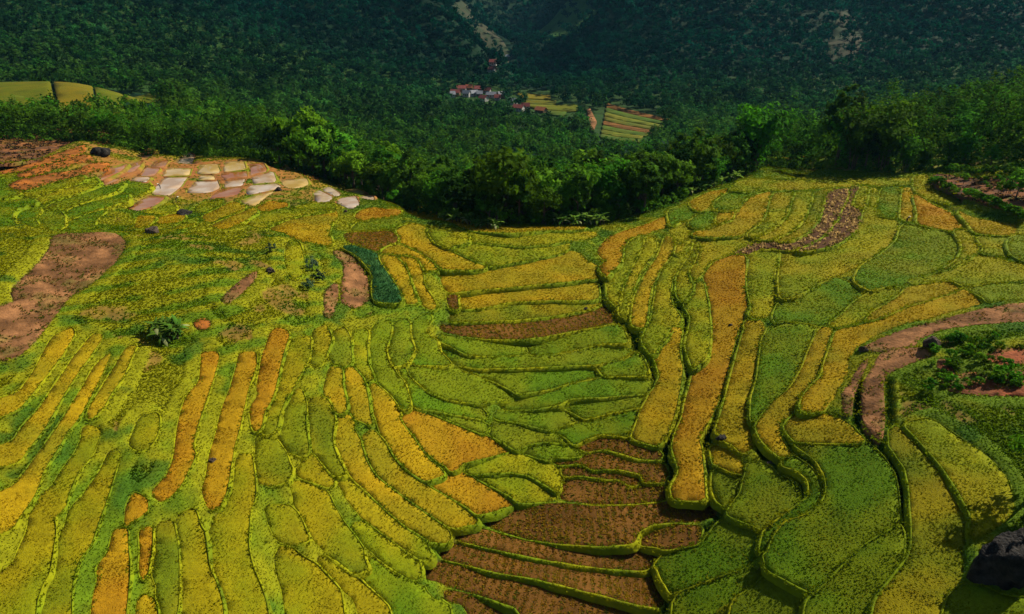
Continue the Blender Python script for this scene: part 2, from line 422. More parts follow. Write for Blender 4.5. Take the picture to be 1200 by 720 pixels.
# ------------------------------------------------------------------ the fields, outlined along their bunds
# crop: g green, y yellow-green, k gold, a amber, o olive, b brown stubble, p straw-dotted stubble, d dry path soil, s orange soil,
#       w pale flooded, x orange flooded, z yellow flooded, m maize, e meadow, r red garden soil, c charred hillside soil
FIELDS = {
"on the grassy slope below the banana clump": """
k 60 396 84 384 88 392 66 426 40 458 18 484 0 507 0 482 20 464 40 436
k 108 392 122 393 108 414 92 436 70 470 54 500 36 522 20 544 0 563 0 538 14 520 26 500 44 482 66 450 86 420
k 131 412 121 436 107 464 92 490 78 508 66 528 50 552 44 574 26 602 12 624 0 641 0 590 12 576 40 540 64 506 76 488 96 456 112 428
k 148 408 160 404 156 414 144 442 128 464 120 480 106 492 102 490 106 476 120 454 130 438
o 100 500 120 504 108 534 90 556 78 584 64 604 58 634 57 667 44 690 32 720 0 720 0 702 13 667 27 634 42 600 58 576 72 552 90 530
o 128 528 142 530 131 566 124 588 116 610 107 637 93 656 87 672 83 690 83 720 40 720 48 703 60 680 67 658 74 626 80 606 98 580 118 552
o 164 488 186 484 186 504 178 522 164 530 150 522
a 236 413 258 413 249 446 238 478 228 508 225 524 229 534 220 552 212 570 190 590 176 579 196 558 204 536 208 502 213 480 219 464 234 448 236 424
a 280 414 300 413 300 430 290 456 284 484 281 500 274 522 270 546 266 574 258 594 245 599 236 576 242 558 245 536 253 510 260 480 270 456 278 428
a 156 578 172 584 173 600 156 612 146 618 148 594
a 133 622 150 620 149 640 152 667 150 694 140 720 103 720 109 700 115 680 113 666 127 648
a 163 622 178 617 178 642 173 672 167 682 163 667 165 647
k 160 707 167 697 180 702 185 713 185 720 158 720
o 184 614 200 610 206 636 207 660 208 688 204 712 196 720 190 720 186 704 184 688 182 672
o 208 604 228 596 234 616 236 642 240 666 250 688 256 708 260 720 220 720 214 688 214 656 210 626
o 281 534 293 534 297 560 299 584 292 600 290 642 296 668 308 694 324 720 282 720 264 692 252 662 249 630 250 610 264 594 274 576
o 310 594 334 592 352 606 360 626 358 636 340 640 324 634 314 612
o 328 643 340 644 352 652 372 664 386 678 399 697 410 720 340 720 332 696 324 672 321 654
o 352 544 368 536 378 550 390 564 386 572 360 562 348 554
o 340 566 360 567 383 577 391 594 402 612 412 630 424 650 432 668 420 672 404 662 388 650 374 640 362 626 352 604 344 584
o 372 652 386 660 404 674 424 688 440 700 458 716 460 720 432 720 416 704 402 690 388 676 374 662
o 300 512 318 512 330 530 340 548 336 562 318 572 304 566 300 540
""",
"on the curving steps beside the brown stubble": """
y 398 566 406 562 420 574 444 598 466 618 488 632 500 642 503 653 494 655 478 646 462 634 446 622 430 610 416 598 404 582
y 412 614 428 614 442 626 460 638 476 650 490 662 492 678 478 676 464 668 452 660 440 648 426 632
g 434 656 448 664 462 674 480 684 494 692 510 704 528 716 530 720 470 720 456 706 442 692 430 680 424 668
k 398 489 408 489 414 502 418 520 426 540 437 559 456 575 476 589 498 605 524 622 528 632 510 636 500 627 480 616 456 597 436 578 410 556 397 534 393 512
k 430 507 440 506 452 520 459 535 472 551 496 567 518 581 540 594 556 606 557 613 530 619 506 603 480 584 458 568 441 554 433 538 429 520
k 436 453 442 453 456 464 467 478 463 491 480 511 488 524 500 538 517 550 520 557 498 564 475 550 460 532 447 512 441 494 437 478
a 524 560 540 559 554 562 576 574 604 590 580 597 562 602 544 592 520 578 500 567 510 562
a 473 484 480 482 504 487 530 497 550 505 574 515 600 529 570 537 540 545 525 549 509 539 498 526 489 512 475 498
y 542 546 560 540 584 534 606 533 634 541 655 551 657 562 652 576 640 567 622 558 600 554 580 554 560 556 550 554
y 556 559 586 558 616 559 634 569 648 580 652 586 612 588 596 580 574 569
g 608 530 626 522 648 520 674 526 684 532 674 536 648 536 636 538
a 316 390 326 384 340 390 330 420 324 450 318 470 308 482 304 502 296 506 298 482 306 454 308 426
o 338 400 364 394 364 410 356 430 348 446 336 462 324 482 320 508 308 510 312 490 324 462 330 436
o 340 470 352 456 358 470 358 500 360 524 350 534 338 526 328 510 334 488
o 366 388 382 382 388 398 380 418 374 428 366 428 366 410
k 384 434 400 432 400 450 404 470 402 484 390 482 378 464
k 406 432 414 432 426 446 428 470 434 490 434 498 418 490 410 474 404 450
y 414 388 430 386 428 406 428 424 438 444 430 446 416 430 414 410
o 392 388 404 384 410 400 410 424 398 428 390 424 384 420 392 402
o 362 467 382 466 389 478 390 496 387 520 396 540 404 556 394 558 380 544 366 528 361 500
""",
"in the bowl below the long brown field": """
g 436 382 458 376 456 396 450 408 454 426 462 444 474 450 478 466 478 480 470 478 460 464 444 450 436 432 434 410
g 462 378 478 374 480 396 486 410 476 424 460 428 456 414 460 396
g 484 374 506 374 496 390 508 398 512 410 530 428 480 428 488 412 482 396
g 478 431 530 432 548 438 580 450 600 460 600 466 560 472 530 470 504 462 490 450 480 440
g 470 431 478 441 498 459 520 469 556 476 572 488 560 491 520 484 486 476 482 462 476 448
g 482 479 520 487 560 494 572 500 566 510 548 502 524 492 500 483
g 512 394 540 398 570 401 610 401 618 414 590 417 560 418 548 416 530 406
g 614 401 640 397 680 389 722 382 730 384 733 398 734 402 704 403 672 411 640 416 622 416
g 514 402 530 411 550 420 590 420 640 419 676 413 706 406 738 405 740 414 730 420 700 427 660 429 600 432 560 432 536 428 520 416
g 536 432 560 435 600 435 640 432 694 430 699 441 670 447 640 457 606 461 584 450 556 440
g 701 429 736 423 744 414 752 416 757 430 759 440 730 440 708 441
g 608 465 644 460 700 446 758 443 764 454 752 462 700 466 668 467 650 475 628 480 590 480 584 474
g 656 476 668 470 700 469 756 465 748 478 716 484 688 492 672 484
g 580 484 628 483 650 477 680 492 658 500 640 504 610 496 582 492
g 582 495 610 499 640 507 654 511 668 520 660 520 640 518 620 520 608 527 590 518 574 509 576 500
g 660 502 690 493 716 486 748 479 744 496 738 510 722 511 706 509 688 514 674 520 660 511 648 506
""",
"at the foot of the terrace bowl": """
b 676 524 688 518 708 512 726 514 750 522 770 530 776 536 752 536 730 530 708 526 684 528
b 646 538 676 540 690 534 708 530 726 536 750 544 778 546 782 554 776 564 756 566 750 556 726 550 708 550 696 552 680 544 656 545
b 660 548 678 546 696 554 724 553 748 558 752 566 740 570 726 562 706 562 680 557 660 558
b 660 562 680 561 708 565 726 566 738 574 756 569 776 570 777 586 740 590 700 590 660 586
b 566 609 606 595 656 592 700 596 738 595 790 590 826 590 840 604 826 613 790 611 764 614 748 622 740 634 700 638 660 636 622 631 590 623 566 616
b 749 629 766 618 794 616 818 619 822 629 814 640 780 642 750 638
b 533 625 556 619 580 626 610 636 650 643 700 646 740 645 776 645 770 655 756 668 730 668 690 664 650 658 610 649 570 640 540 633
b 513 645 536 639 560 645 600 653 650 662 700 669 742 672 762 674 772 690 779 706 774 712 740 706 700 694 660 685 620 675 580 669 544 660 518 654
b 497 661 518 660 544 666 580 676 620 682 660 692 700 702 740 712 770 718 770 720 640 720 610 712 580 702 550 692 520 686 498 680
b 520 692 550 699 580 709 606 719 606 720 570 720 545 710 524 700
""",
"in the upper bowl below the forest edge": """
b 513 382 540 381 580 379 620 377 660 371 690 366 706 359 714 361 719 378 690 385 640 394 600 398 570 397 540 393 520 389
o 529 366 560 365 596 357 640 355 698 354 706 357 690 364 660 369 620 374 580 376 540 378 526 376
k 538 346 560 343 610 339 660 333 701 330 702 352 640 352 596 354 560 362 540 363
b 523 347 534 346 537 362 528 364
k 515 318 545 320 576 317 610 312 650 305 678 296 688 306 700 318 701 327 660 331 610 336 560 340 522 344
k 468 270 484 263 497 267 499 278 512 290 532 299 554 308 572 315 540 317 516 316 506 305 488 294 472 284
y 501 268 514 266 532 268 548 278 549 284 532 287 521 289 508 282
y 530 293 552 288 580 289 610 292 640 290 668 285 656 295 630 301 600 307 576 311 556 305
y 552 282 549 274 560 275 600 276 640 273 690 272 700 275 686 281 664 283 640 286 606 289 575 286
k 470 244 486 240 505 246 530 254 560 261 590 267 640 267 690 266 680 270 640 270 600 273 560 271 530 264 500 262 482 258
k 316 270 330 262 345 257 370 252 394 250 396 256 388 262 385 274 389 286 376 287 358 282 336 274
y 288 264 300 254 330 248 360 246 392 247 380 249 350 254 326 261 306 268
b 402 274 458 271 464 281 440 291 424 287 406 280
g 410 270 420 262 450 258 470 258 458 268 430 271
a 416 254 436 246 468 246 470 250 440 256 420 259
k 444 302 460 300 476 314 480 330 486 348 490 356 472 356 468 340 458 324 450 312
k 468 301 488 303 494 316 496 336 510 356 510 362 494 358 488 344 482 324 476 310
k 444 295 468 288 492 298 510 310 512 316 500 318 490 304 478 299 462 298
m 398 290 416 292 440 302 448 314 460 330 470 346 470 356 440 355 438 340 442 326 436 314 420 300
y 336 286 346 284 356 300 354 324 340 328 334 306
""",
"beside the flooded paddies": """
y 26 228 60 216 96 207 100 210 60 224 30 230
y 40 234 80 222 112 211 116 214 80 228 50 236
g 52 244 100 230 140 214 144 216 136 224 90 238 60 248
g 138 222 152 214 170 215 172 220 160 226 138 228
g 80 248 130 230 150 228 148 234 128 242 100 252 80 258
g 80 260 112 248 128 244 112 258 108 268 80 268
g 44 252 54 248 72 252 74 268 54 268 42 260
g 16 248 36 242 48 248 40 256 48 268 30 264 18 258
g 0 244 26 232 42 238 16 246 12 258 20 264 0 262
g 0 222 14 224 26 230 0 241
y 164 250 186 242 206 240 204 246 180 252
k 156 268 164 256 180 253 182 256 172 266
k 184 258 216 252 214 258 186 264
y 202 270 216 262 232 258 226 266
k 236 256 260 246 282 240 290 243 262 254 244 262
k 246 266 270 256 296 246 302 248 280 262 262 270
a 300 244 330 238 340 240 316 248
y 226 244 250 236 262 234 250 242 232 250
y 340 246 360 240 384 240 396 244 380 246 350 250
""",
"near the black boulder and the burnt hillside": """
w 176 228 192 209 220 207 210 220 198 229
z 190 206 198 198 224 198 221 206
w 204 196 216 180 226 181 228 196
x 148 246 172 231 194 231 176 244 160 248
w 218 226 230 213 254 212 257 221 240 226
z 232 211 236 206 250 205 252 211
z 231 203 234 195 254 193 257 202 252 204
z 263 191 285 190 287 199 263 202
x 258 204 288 201 288 208 263 211
w 263 213 288 210 283 218 263 220
x 243 236 259 222 283 220 277 229 254 233
x 292 193 308 192 312 200 294 206
w 295 208 319 203 323 213 297 216
w 288 224 294 218 323 216 330 219 319 223 290 228
z 281 237 299 231 323 224 308 233 301 240 290 241
z 328 213 359 210 361 216 348 221 337 222
x 310 191 332 193 339 200 326 201 317 197
w 368 227 374 224 390 231 383 237 369 237
w 377 222 386 220 399 228 394 232 382 226
z 400 224 419 222 428 227 401 230
w 394 238 401 232 417 231 421 240 412 246
w 420 237 424 231 437 232 439 237 426 240
x 160 188 170 176 182 175 176 184 166 192
x 184 186 188 176 205 175 198 186
x 176 196 182 189 197 188 190 196
x 160 206 170 197 188 197 180 206
w 152 213 160 208 176 208 170 214
x 112 210 130 198 152 192 140 202 120 211
x 128 207 156 192 170 188 156 200 140 208
x 118 217 128 209 142 210 124 217
""",
"on the slope across the overgrown ravine": """
a 702 291 712 279 736 270 760 263 776 255 791 256 780 266 752 272 735 281 729 292 728 306 718 316 709 322 705 314 709 306 700 297
y 712 328 720 320 731 308 733 292 740 282 754 279 750 292 744 304 736 318 730 332 727 346 722 356 712 352
y 758 283 768 281 770 292 758 308 749 322 742 340 734 358 733 372 726 370 729 350 733 334 740 318 748 304
k 778 281 790 279 788 296 772 312 765 330 760 352 758 372 753 384 746 380 741 368 743 350 750 334 758 318 770 302
y 796 284 808 282 804 300 796 314 788 324 785 345 788 358 796 370 794 380 780 400 768 412 762 413 753 402 754 396 762 380 766 360 770 336 778 318 790 304
k 788 383 798 388 796 410 798 428 797 448 793 478 787 498 780 513 772 520 755 517 741 511 750 486 761 466 773 454 774 438 769 424 771 410 780 398
y 800 312 812 300 816 285 822 290 818 306 811 322 809 342 800 354 793 346 792 330
y 803 358 812 352 818 336 824 334 829 356 832 390 830 412 823 424 812 432 806 416 803 406 806 390 810 374
a 827 320 836 308 856 300 873 302 872 322 873 344 877 360 868 374 864 390 857 416 851 446 844 466 837 482 824 502 817 516 822 530 825 560 826 586 790 586 785 572 797 554 794 538 789 522 791 508 801 490 803 470 809 452 815 434 831 422 835 392 833 360 828 338
k 877 378 893 378 896 386 889 396 887 420 885 442 877 466 876 494 880 510 882 524 874 530 862 518 848 512 841 506 842 494 848 474 857 440 866 406 872 386
g 896 396 904 383 932 379 957 384 950 396 945 410 936 430 928 450 914 466 900 474 890 486 881 496 880 472 888 444 891 420 893 404
k 961 387 975 387 971 406 963 426 961 440 951 448 939 462 934 476 928 486 914 495 912 510 924 528 926 535 916 538 903 526 891 513 888 499 897 482 908 468 926 456 940 432 949 408
k 980 390 1000 384 1022 378 1040 372 1062 362 1090 354 1120 344 1132 341 1156 354 1120 362 1084 373 1056 378 1024 391 1003 408 994 422 988 438 978 454 972 472 960 482 948 484 938 478 940 466 952 452 963 442 966 426 974 406
k 918 499 932 487 948 488 962 486 977 489 1000 505 1013 516 1006 520 960 519 932 518 921 508
""",
"between the ravine and the huge black boulder": """
g 930 522 960 522 1008 523 1022 524 1034 536 1046 552 1052 574 1054 600 1054 612 1038 624 1018 634 1000 648 988 660 974 676 960 690 954 695 930 682 906 670 897 664 900 650 906 630 920 612 944 606 962 594 969 576 966 556 956 540 942 530
g 916 539 930 538 945 544 957 556 963 572 960 588 946 600 926 610 912 620 902 634 896 648 890 646 893 630 904 616 920 604 940 594 950 580 950 562 938 550 918 545
g 878 547 884 542 897 551 920 559 934 567 937 578 932 590 918 601 900 616 894 622 868 611 853 601 860 592 872 580 877 564
g 838 552 852 554 864 558 862 572 858 584 850 594 838 586 834 572
k 834 526 852 525 858 534 870 544 870 554 860 556 844 546 836 540
g 845 608 868 614 892 625 890 644 880 658 862 668 840 676 814 686 788 695 776 682 768 662 778 652 800 646 818 642 828 630
g 790 698 840 680 880 668 898 670 880 688 860 700 836 718 830 720 786 720
g 898 674 916 683 944 699 940 709 933 720 842 720 862 704 882 690
g 1054 617 1059 626 1059 652 1048 668 1036 686 1020 704 1008 720 940 720 946 708 956 696 974 680 990 662 1002 650 1018 637 1038 626
o 1046 503 1054 501 1072 519 1090 539 1104 557 1120 579 1131 598 1135 612 1131 632 1127 648 1129 664 1126 680 1108 697 1088 720 1018 720 1030 698 1054 672 1068 648 1072 612 1070 570 1064 548 1052 532 1044 518
g 1092 720 1112 700 1128 688 1150 686 1176 700 1200 708 1200 720
y 1058 498 1090 490 1120 512 1150 530 1180 560 1190 600 1160 626 1140 630 1138 606 1124 578 1108 554 1092 534 1074 514
""",
"on the slope beneath the bamboo grove": """
y 856 222 870 212 920 212 970 212 1010 210 1060 210 1084 207 1088 214 1050 216 1008 216 980 218 940 222 900 222 870 226
k 868 241 880 231 904 226 899 240 897 254 884 266 860 277 828 278 808 275 838 267 857 257
g 874 222 892 224 880 229 868 238 862 247 842 247 836 240 846 230
k 840 250 861 249 856 259 840 263
k 806 238 830 226 854 222 844 230 834 238 816 248
g 782 248 804 240 814 250 800 258 786 266
g 806 266 820 254 838 252 838 262 826 268
y 905 229 930 226 925 240 922 254 908 267 890 276 876 277 892 264 900 250
y 933 227 952 226 949 240 942 256 930 270 908 280 884 281 908 269 926 252 929 238
o 954 229 972 222 964 236 961 254 946 274 926 282 908 284 934 271 946 256 951 240
p 970 230 984 223 994 226 988 240 980 258 968 274 950 286 930 293 908 292 890 290 868 297 862 297 880 287 900 285 928 285 946 277 960 262 966 246
p 997 226 1006 218 1000 232 998 244 1008 248 1006 262 994 278 974 289 950 294 932 295 954 287 972 275 984 258 991 240
y 818 282 860 281 892 282 872 290 856 298 836 306 824 316 812 330 808 320 816 306 820 294
y 784 272 800 262 812 270 804 284 798 296 792 300 796 284
y 879 303 896 296 912 295 910 308 906 324 907 344 908 354 898 371 880 373 881 362 877 344 876 322
y 916 297 950 297 980 291 1000 278 1012 260 1014 246 1018 242 1030 250 1040 258 1052 262 1050 280 1030 296 1000 312 970 326 950 336 930 348 914 350 912 330 914 312
g 1056 266 1090 270 1110 273 1122 281 1125 292 1120 304 1100 316 1074 325 1046 334 1020 340 1000 330 1012 312 1036 298 1052 282
g 996 332 1016 342 1000 352 986 366 970 378 954 381 930 376 906 377 914 355 932 352 954 340 976 328
y 1002 354 1022 344 1044 338 1056 342 1040 353 1018 366 1008 378 996 381 978 383 972 380 988 368
k 1060 344 1084 334 1112 330 1128 338 1100 349 1062 359 1040 370 1014 379 1020 368 1044 354
g 1134 340 1160 334 1200 332 1200 352 1180 350 1160 353
y 1064 332 1090 325 1116 314 1134 304 1146 299 1152 300 1172 302 1186 312 1200 322 1200 329 1160 330 1132 337 1114 328 1086 331
y 1118 270 1130 270 1140 276 1146 288 1146 297 1132 308 1112 316 1100 320 1122 306 1128 294 1128 282
a 1070 228 1095 242 1114 249 1127 263 1127 268 1117 271 1104 269 1077 261 1075 248
k 1056 238 1060 223 1066 223 1070 240 1074 256 1057 256
y 1008 219 1018 221 1016 238 1010 244 1001 240
y 1021 223 1029 224 1027 242 1018 242
g 1033 223 1054 219 1054 228 1053 255 1033 255 1028 246
y 1072 207 1087 205 1089 221 1104 230 1129 240 1108 239 1095 236 1079 228 1070 215
k 1121 248 1143 257 1181 263 1192 265 1181 276 1143 274 1133 261
y 1144 278 1178 279 1177 292 1186 304 1170 300 1152 298 1152 290
g 1181 280 1200 270 1200 312 1185 301
g 897 192 920 194 946 203 950 208 930 208 910 200
g 896 201 912 204 928 210 900 210
o 905 188 930 184 942 186 958 194 975 198 960 204 948 200 930 192
""",
}
# bare ground inside the terraces: parts of the setting
BARE = """
d dry_path 60 274 136 273 150 288 130 314 104 336 80 350 58 377 40 400 20 418 0 434 0 372 18 356 12 340 38 316 58 294
d dry_path 388 293 408 296 418 306 430 324 432 344 432 352 416 362 400 356 398 340 402 326 404 312
d dry_path 1200 356 1180 356 1140 366 1100 376 1056 388 1030 398 1010 408 1024 414 1072 406 1076 398 1100 388 1136 382 1160 380 1200 372
d dry_path 1080 408 1096 416 1070 425 1046 435 1038 440 1034 450 1037 490 1034 516 1028 516 1013 500 1010 480 1011 450 1014 446 1022 432 1032 414 1056 409
d dry_path 1018 420 1008 428 996 448 986 462 988 486 998 488 1000 462 1010 440
s orange_ground 0 198 40 190 80 176 100 170 98 178 60 190 20 202 0 204
s orange_ground 20 205 60 193 100 182 110 186 80 193 40 203 20 207
s orange_ground 10 216 60 206 90 200 112 192 130 192 100 204 60 214 24 224 16 222
c hillside_ground 0 146 20 143 60 146 100 150 124 154 132 162 112 168 100 168 80 175 40 188 0 196
s orange_ground 106 160 112 154 134 160 130 168 110 170
s orange_ground 350 198 361 202 374 209 372 213 358 207
r red_ground 1096 424 1110 420 1120 440 1140 436 1160 444 1180 436 1200 428 1200 466 1160 464 1130 462 1106 456
r red_ground 1150 420 1170 408 1200 404 1200 424 1176 430
c garden_ground 1092 206 1104 204 1130 210 1200 204 1200 256 1160 242 1124 228 1098 216
s red_patch_ground 228 378 240 374 248 380 240 386 230 384
d red_patch_ground 258 352 272 338 292 322 302 318 296 332 280 346 266 358
d red_patch_ground 380 340 396 330 396 352 388 372 380 372
"""
FAR = {
"in the valley below the village": """
k 605 109 625 110 645 112 645 116 612 114
o 612 116 630 117 652 118 650 122 612 121
y 614 122 652 123 674 122 682 129 660 130 630 127
g 640 129 664 131 660 135 642 133
b 711 121.5 737 128.0 790 141.0 787 143.4 736 131.6 711 125.1
g 710 126.5 736 132.7 784 144.0 781 146.4 734 136.3 710 130.1
y 709 131.5 734 137.4 778 147.0 775 149.4 733 141.0 709 135.1
o 708 136.5 732 142.1 772 150.0 769 152.4 732 145.7 708 140.1
b 707 141.5 731 146.8 766 153.0 763 155.4 730 150.4 707 145.1
g 706 146.5 730 151.5 760 156.0 757 158.4 728 155.1 706 150.1
y 705 151.5 728 156.2 754 159.0 751 161.4 727 159.8 705 155.1
g 704 156.5 726 160.9 752 163.0 749 165.4 726 164.5 704 160.1
""",
"on the shelf behind the tree belt": """
y 0 97 20 96 42 97 60 98 60 108 40 108 20 109 0 108
y 0 110 18 111 34 113 28 118 0 118
k 64 98 78 97 100 97 112 101 104 108 84 107 64 106
y 114 102 128 103 146 106 142 113 124 112 110 109
y 148 107 162 109 186 113 180 119 160 117 146 114
"""}
FARBARE = """
e mountain_meadow_land 616 44 640 28 664 10 690 2 706 6 694 22 676 36 644 50
t mountain_slip_land 965 62 984 18 998 12 1008 40 1012 70 990 78
t mountain_slip_land 526 2 545 8 562 22 578 42 596 66 606 70 590 72 572 56 552 34 530 12
d valley_slip_land 688 128 691 127 695 134 699 142 696 150 693 152 691 142
"""

PAL = {  # two colours of each crop, mixed in patches, and its stand height
 'g': ((.072, .138, .002), (.120, .155, .002), .13), 'y': ((.205, .195, .002), (.140, .170, .002), .13),
 'k': ((.340, .212, .003), (.255, .190, .003), .13), 'a': ((.310, .140, .004), (.325, .180, .004), .12),
 'o': ((.135, .150, .002), (.200, .165, .002), .13), 'b': ((.270, .150, .008), (.300, .205, .008), .08),
 'p': ((.120, .058, .030), (.42, .26, .12), .2), 'm': ((.022, .080, .020), (.045, .120, .030), .8),
 'd': ((.235, .108, .042), (.125, .058, .022), .10), 's': ((.310, .100, .016), (.190, .068, .014), .08),
 'c': ((.210, .082, .026), (.085, .042, .022), .1), 'r': ((.240, .070, .028), (.160, .060, .025), .08),
 'e': ((.045, .110, .016), (.032, .080, .012), .5), 't': ((.048, .046, .026), (.020, .036, .014), .5),
}
WATER = {'w': 'water_pale', 'x': 'water_orange', 'z': 'water_yellow'}
NAMES = {'g': 'green', 'y': 'yellow-green', 'k': 'golden ripe', 'a': 'amber ripe', 'o': 'olive', }

def parse(line, skip=1):
    t = line.split()
    c = np.array([float(q) for q in t[skip:]]).reshape(-1, 2)
    c[:, 0] = np.where(c[:, 0] <= 0, -70, np.where(c[:, 0] >= 1200, 1270, c[:, 0]))
    c[:, 1] = np.where(c[:, 1] >= 720, 770, c[:, 1])
    return t[:skip], c

def smooth_outline(c, seg=6.0, grow=1.0, cut=.17):
    p = c
    for _ in range(2):
        q = np.roll(p, -1, 0)
        p = np.stack([p * (1 - cut) + q * cut, p * cut + q * (1 - cut)], 1).reshape(-1, 2)
    e = np.roll(p, -1, 0) - np.roll(p, 1, 0)
    nrm = np.stack([e[:, 1], -e[:, 0]], 1) / (np.hypot(e[:, 0], e[:, 1])[:, None] + 1e-6)
    area = np.dot(p[:, 0], np.roll(p[:, 1], -1)) - np.dot(p[:, 1], np.roll(p[:, 0], -1))
    p = p + nrm * (np.sign(area) * grow)
    out = []
    for i in range(len(p)):
        a, b = p[i], p[(i + 1) % len(p)]
        L = np.hypot(*(b - a))
        n = max(1, int(L / seg))
        for k in range(n):
            out.append(a + (b - a) * k / n)
    out = np.array(out)
    keep = [0]
    for i in range(1, len(out)):
        if np.hypot(*(out[i] - out[keep[-1]])) > 1.2: keep.append(i)
    return out[keep]

def fit_plane(P, kl, ks):
    """level of a terrace: nearly flat across its narrow side, easing along its length"""
    c = P.mean(0)
    A = np.c_[P[:, :2] - c[:2], np.ones(len(P))]
    g = np.linalg.lstsq(A, P[:, 2], rcond=None)[0]
    d = P[:, :2] - c[:2]
    ev, E = np.linalg.eigh(d.T @ d)
    g2 = E[:, 1] * (g[:2] @ E[:, 1]) * kl + E[:, 0] * (g[:2] @ E[:, 0]) * ks
    return c, g2, float(np.sqrt(max(ev[1], 1e-6) / max(ev[0], 1e-6)))

# which field owns each photo pixel, so that neighbours share a bund
OWNW, OWNH, OX, OY = 1360, 760, 80, 20
OWN = np.full((OWNH, OWNW), -1, int)
def own_mark(c, i):
    q = c + (OX, -OY + 0)
    x0, x1 = int(max(q[:, 0].min(), 0)), int(min(q[:, 0].max() + 1, OWNW - 1))
    y0, y1 = int(max(q[:, 1].min(), 0)), int(min(q[:, 1].max() + 1, OWNH - 1))
    gy, gx = np.mgrid[y0:y1 + 1, x0:x1 + 1]
    m = in_poly(gx + .5, gy + .5, q)
    OWN[y0:y1 + 1, x0:x1 + 1][m] = i
def own_at(p):
    x = np.clip((p[..., 0] + OX).astype(int), 0, OWNW - 1); y = np.clip((p[..., 1] - OY).astype(int), 0, OWNH - 1)
    return OWN[y, x]
def grow_to_neighbours(p, i, gmax, keep=2.0):
    e = np.roll(p, -1, 0) - np.roll(p, 1, 0)
    nrm = np.stack([e[:, 1], -e[:, 0]], 1) / (np.hypot(e[:, 0], e[:, 1])[:, None] + 1e-6)
    nrm *= np.sign(np.dot(p[:, 0], np.roll(p[:, 1], -1)) - np.dot(p[:, 1], np.roll(p[:, 0], -1)))
    ts = np.arange(1.5, 2 * gmax + keep, .5)
    lab = own_at(p[:, None] + nrm[:, None] * ts[None, :, None])
    other = (lab != i) & (lab != -1)
    t = np.where(other.any(1), ts[np.argmax(other, 1)], 99)
    g = np.where(t < 90, np.clip((t - keep) / 2, .3, gmax), 1.0)
    g = (np.roll(g, 1) + g * 2 + np.roll(g, -1)) / 4
    return p + nrm * np.minimum(g, np.where(t < 90, np.maximum((t - keep * .5) / 2, .2), 9))[:, None]

LOTS = []
def survey(line, skip, region, far=False, ident=-1):
    head, c = parse(line, skip)
    cl = head[0]
    px = smooth_outline(c, 3.0 if far else 6.0, 0.6 if far else (0 if cl not in 'dsrc' else .6), .08 if cl in WATER else (.06 if far else .17))
    if not far and cl not in 'drc':
        slope_strip = region == "on the grassy slope below the banana clump" and cl in 'ka'
        px = grow_to_neighbours(px, ident, 1.5 if slope_strip else (3.0 if cl in WATER or cl == 's' else 6.5))
    P = hit(px[:, 0], px[:, 1])
    mid = np.median(P[:, 1])
    if cl in WATER: kl, ks = 0.25, 0.0
    elif cl in 'dsrc' or far: kl, ks = 1.0, 1.0
    elif mid > 170: kl, ks = 0.75, 0.55
    else: kl, ks = 0.96, 0.74
    cen, g, elong = fit_plane(P, kl, ks)
    h = 0.02 if cl in WATER else PAL[cl][2]
    r, s = pix(px[:, 0], px[:, 1])
    z0 = cen[2] + (1.4 if far else 0.0)
    if len(head) > 1 and head[1] == 'garden_ground': z0 += 1.6
    y = (z0 + h * .7 - g[0] * cen[0] - g[1] * cen[1] - CAMZ) / (s - g[0] * r - g[1])
    y = np.clip(y, P[:, 1] * .88, P[:, 1] * 1.12)
    xy = np.stack([r * y, y], 1)
    lot = dict(cl=cl, name=head[1] if len(head) > 1 else None, region=region, xy=xy, cen=cen, z0=z0, g=g, h=h, far=far,
               elong=elong, dist=float(np.hypot(mid, z0 - CAMZ)))
    x_, y_ = xy[:, 0], xy[:, 1]
    lot['area'] = 0.5 * abs(np.dot(x_, np.roll(y_, 1)) - np.dot(y_, np.roll(x_, 1)))
    LOTS.append(lot)
    return lot
def lot_z(l, x, y):
    return l['z0'] + l['g'][0] * (x - l['cen'][0]) + l['g'][1] * (y - l['cen'][1])

DITCH = [  # overgrown ravines and ditches: sight-line polylines, half width m, depth m
 ("704 326 706 345 714 358 722 372 733 388 746 396 750 410 762 425 768 445", 1.3, 1.4),
 ("789 325 788 352 804 370 804 392 797 410 807 432 802 455 796 480 788 505 780 522 784 540 790 556 784 575", 1.4, 1.7),
 ("871 384 860 420 850 455 843 480 834 500 826 516 828 545 829 575 838 594 848 604", 1.1, 1.7),
 ("878 500 886 520 898 534 912 540", 0.8, 1.2), ("906 553 925 556 942 570 944 584", 0.9, 1.2),
 ("917 497 926 522 942 535 960 550 967 570 964 588", 0.7, 1.1),
 ("1006 450 1007 500 1026 520 1042 536 1054 556 1058 590 1060 612 1064 640 1056 660", 0.9, 1.4),
 ("950 392 944 412 934 436 928 452", 0.7, 1.1), ("842 610 828 622 822 634", 0.8, 1.2), ("766 668 778 690 782 712", 0.6, 1.0),
 ("1030 640 1000 656 984 672 958 696", 0.5, 0.9), ("1042 445 1043 500", 0.6, 1.0),
 ("1056 500 1090 536 1122 578 1137 610", 0.5, 0.9), ("1094 236 1112 246 1130 262 1148 284 1148 298", 0.9, 1.2),
 ("772 284 770 300 750 324 738 352 734 374", 0.7, 1.1), ("764 334 761 356 760 372", 0.6, 1.0),
 ("880 310 878 340 880 362", 0.5, 0.9), ("912 300 909 330 910 352", 0.6, 1.0), ("490 500 506 536 522 552", 0.4, 0.7), ("438 484 446 512 470 548", 0.4, 0.7),  # last two: crop shade between gold strips, cut and coloured as ditches
]
_jobs = [(ln, 1, reg) for reg, txt in FIELDS.items() for ln in txt.strip().splitlines()] + [(ln, 2, None) for ln in BARE.strip().splitlines()]
for _i, (ln, sk, reg) in enumerate(_jobs): own_mark(parse(ln, sk)[1], _i)
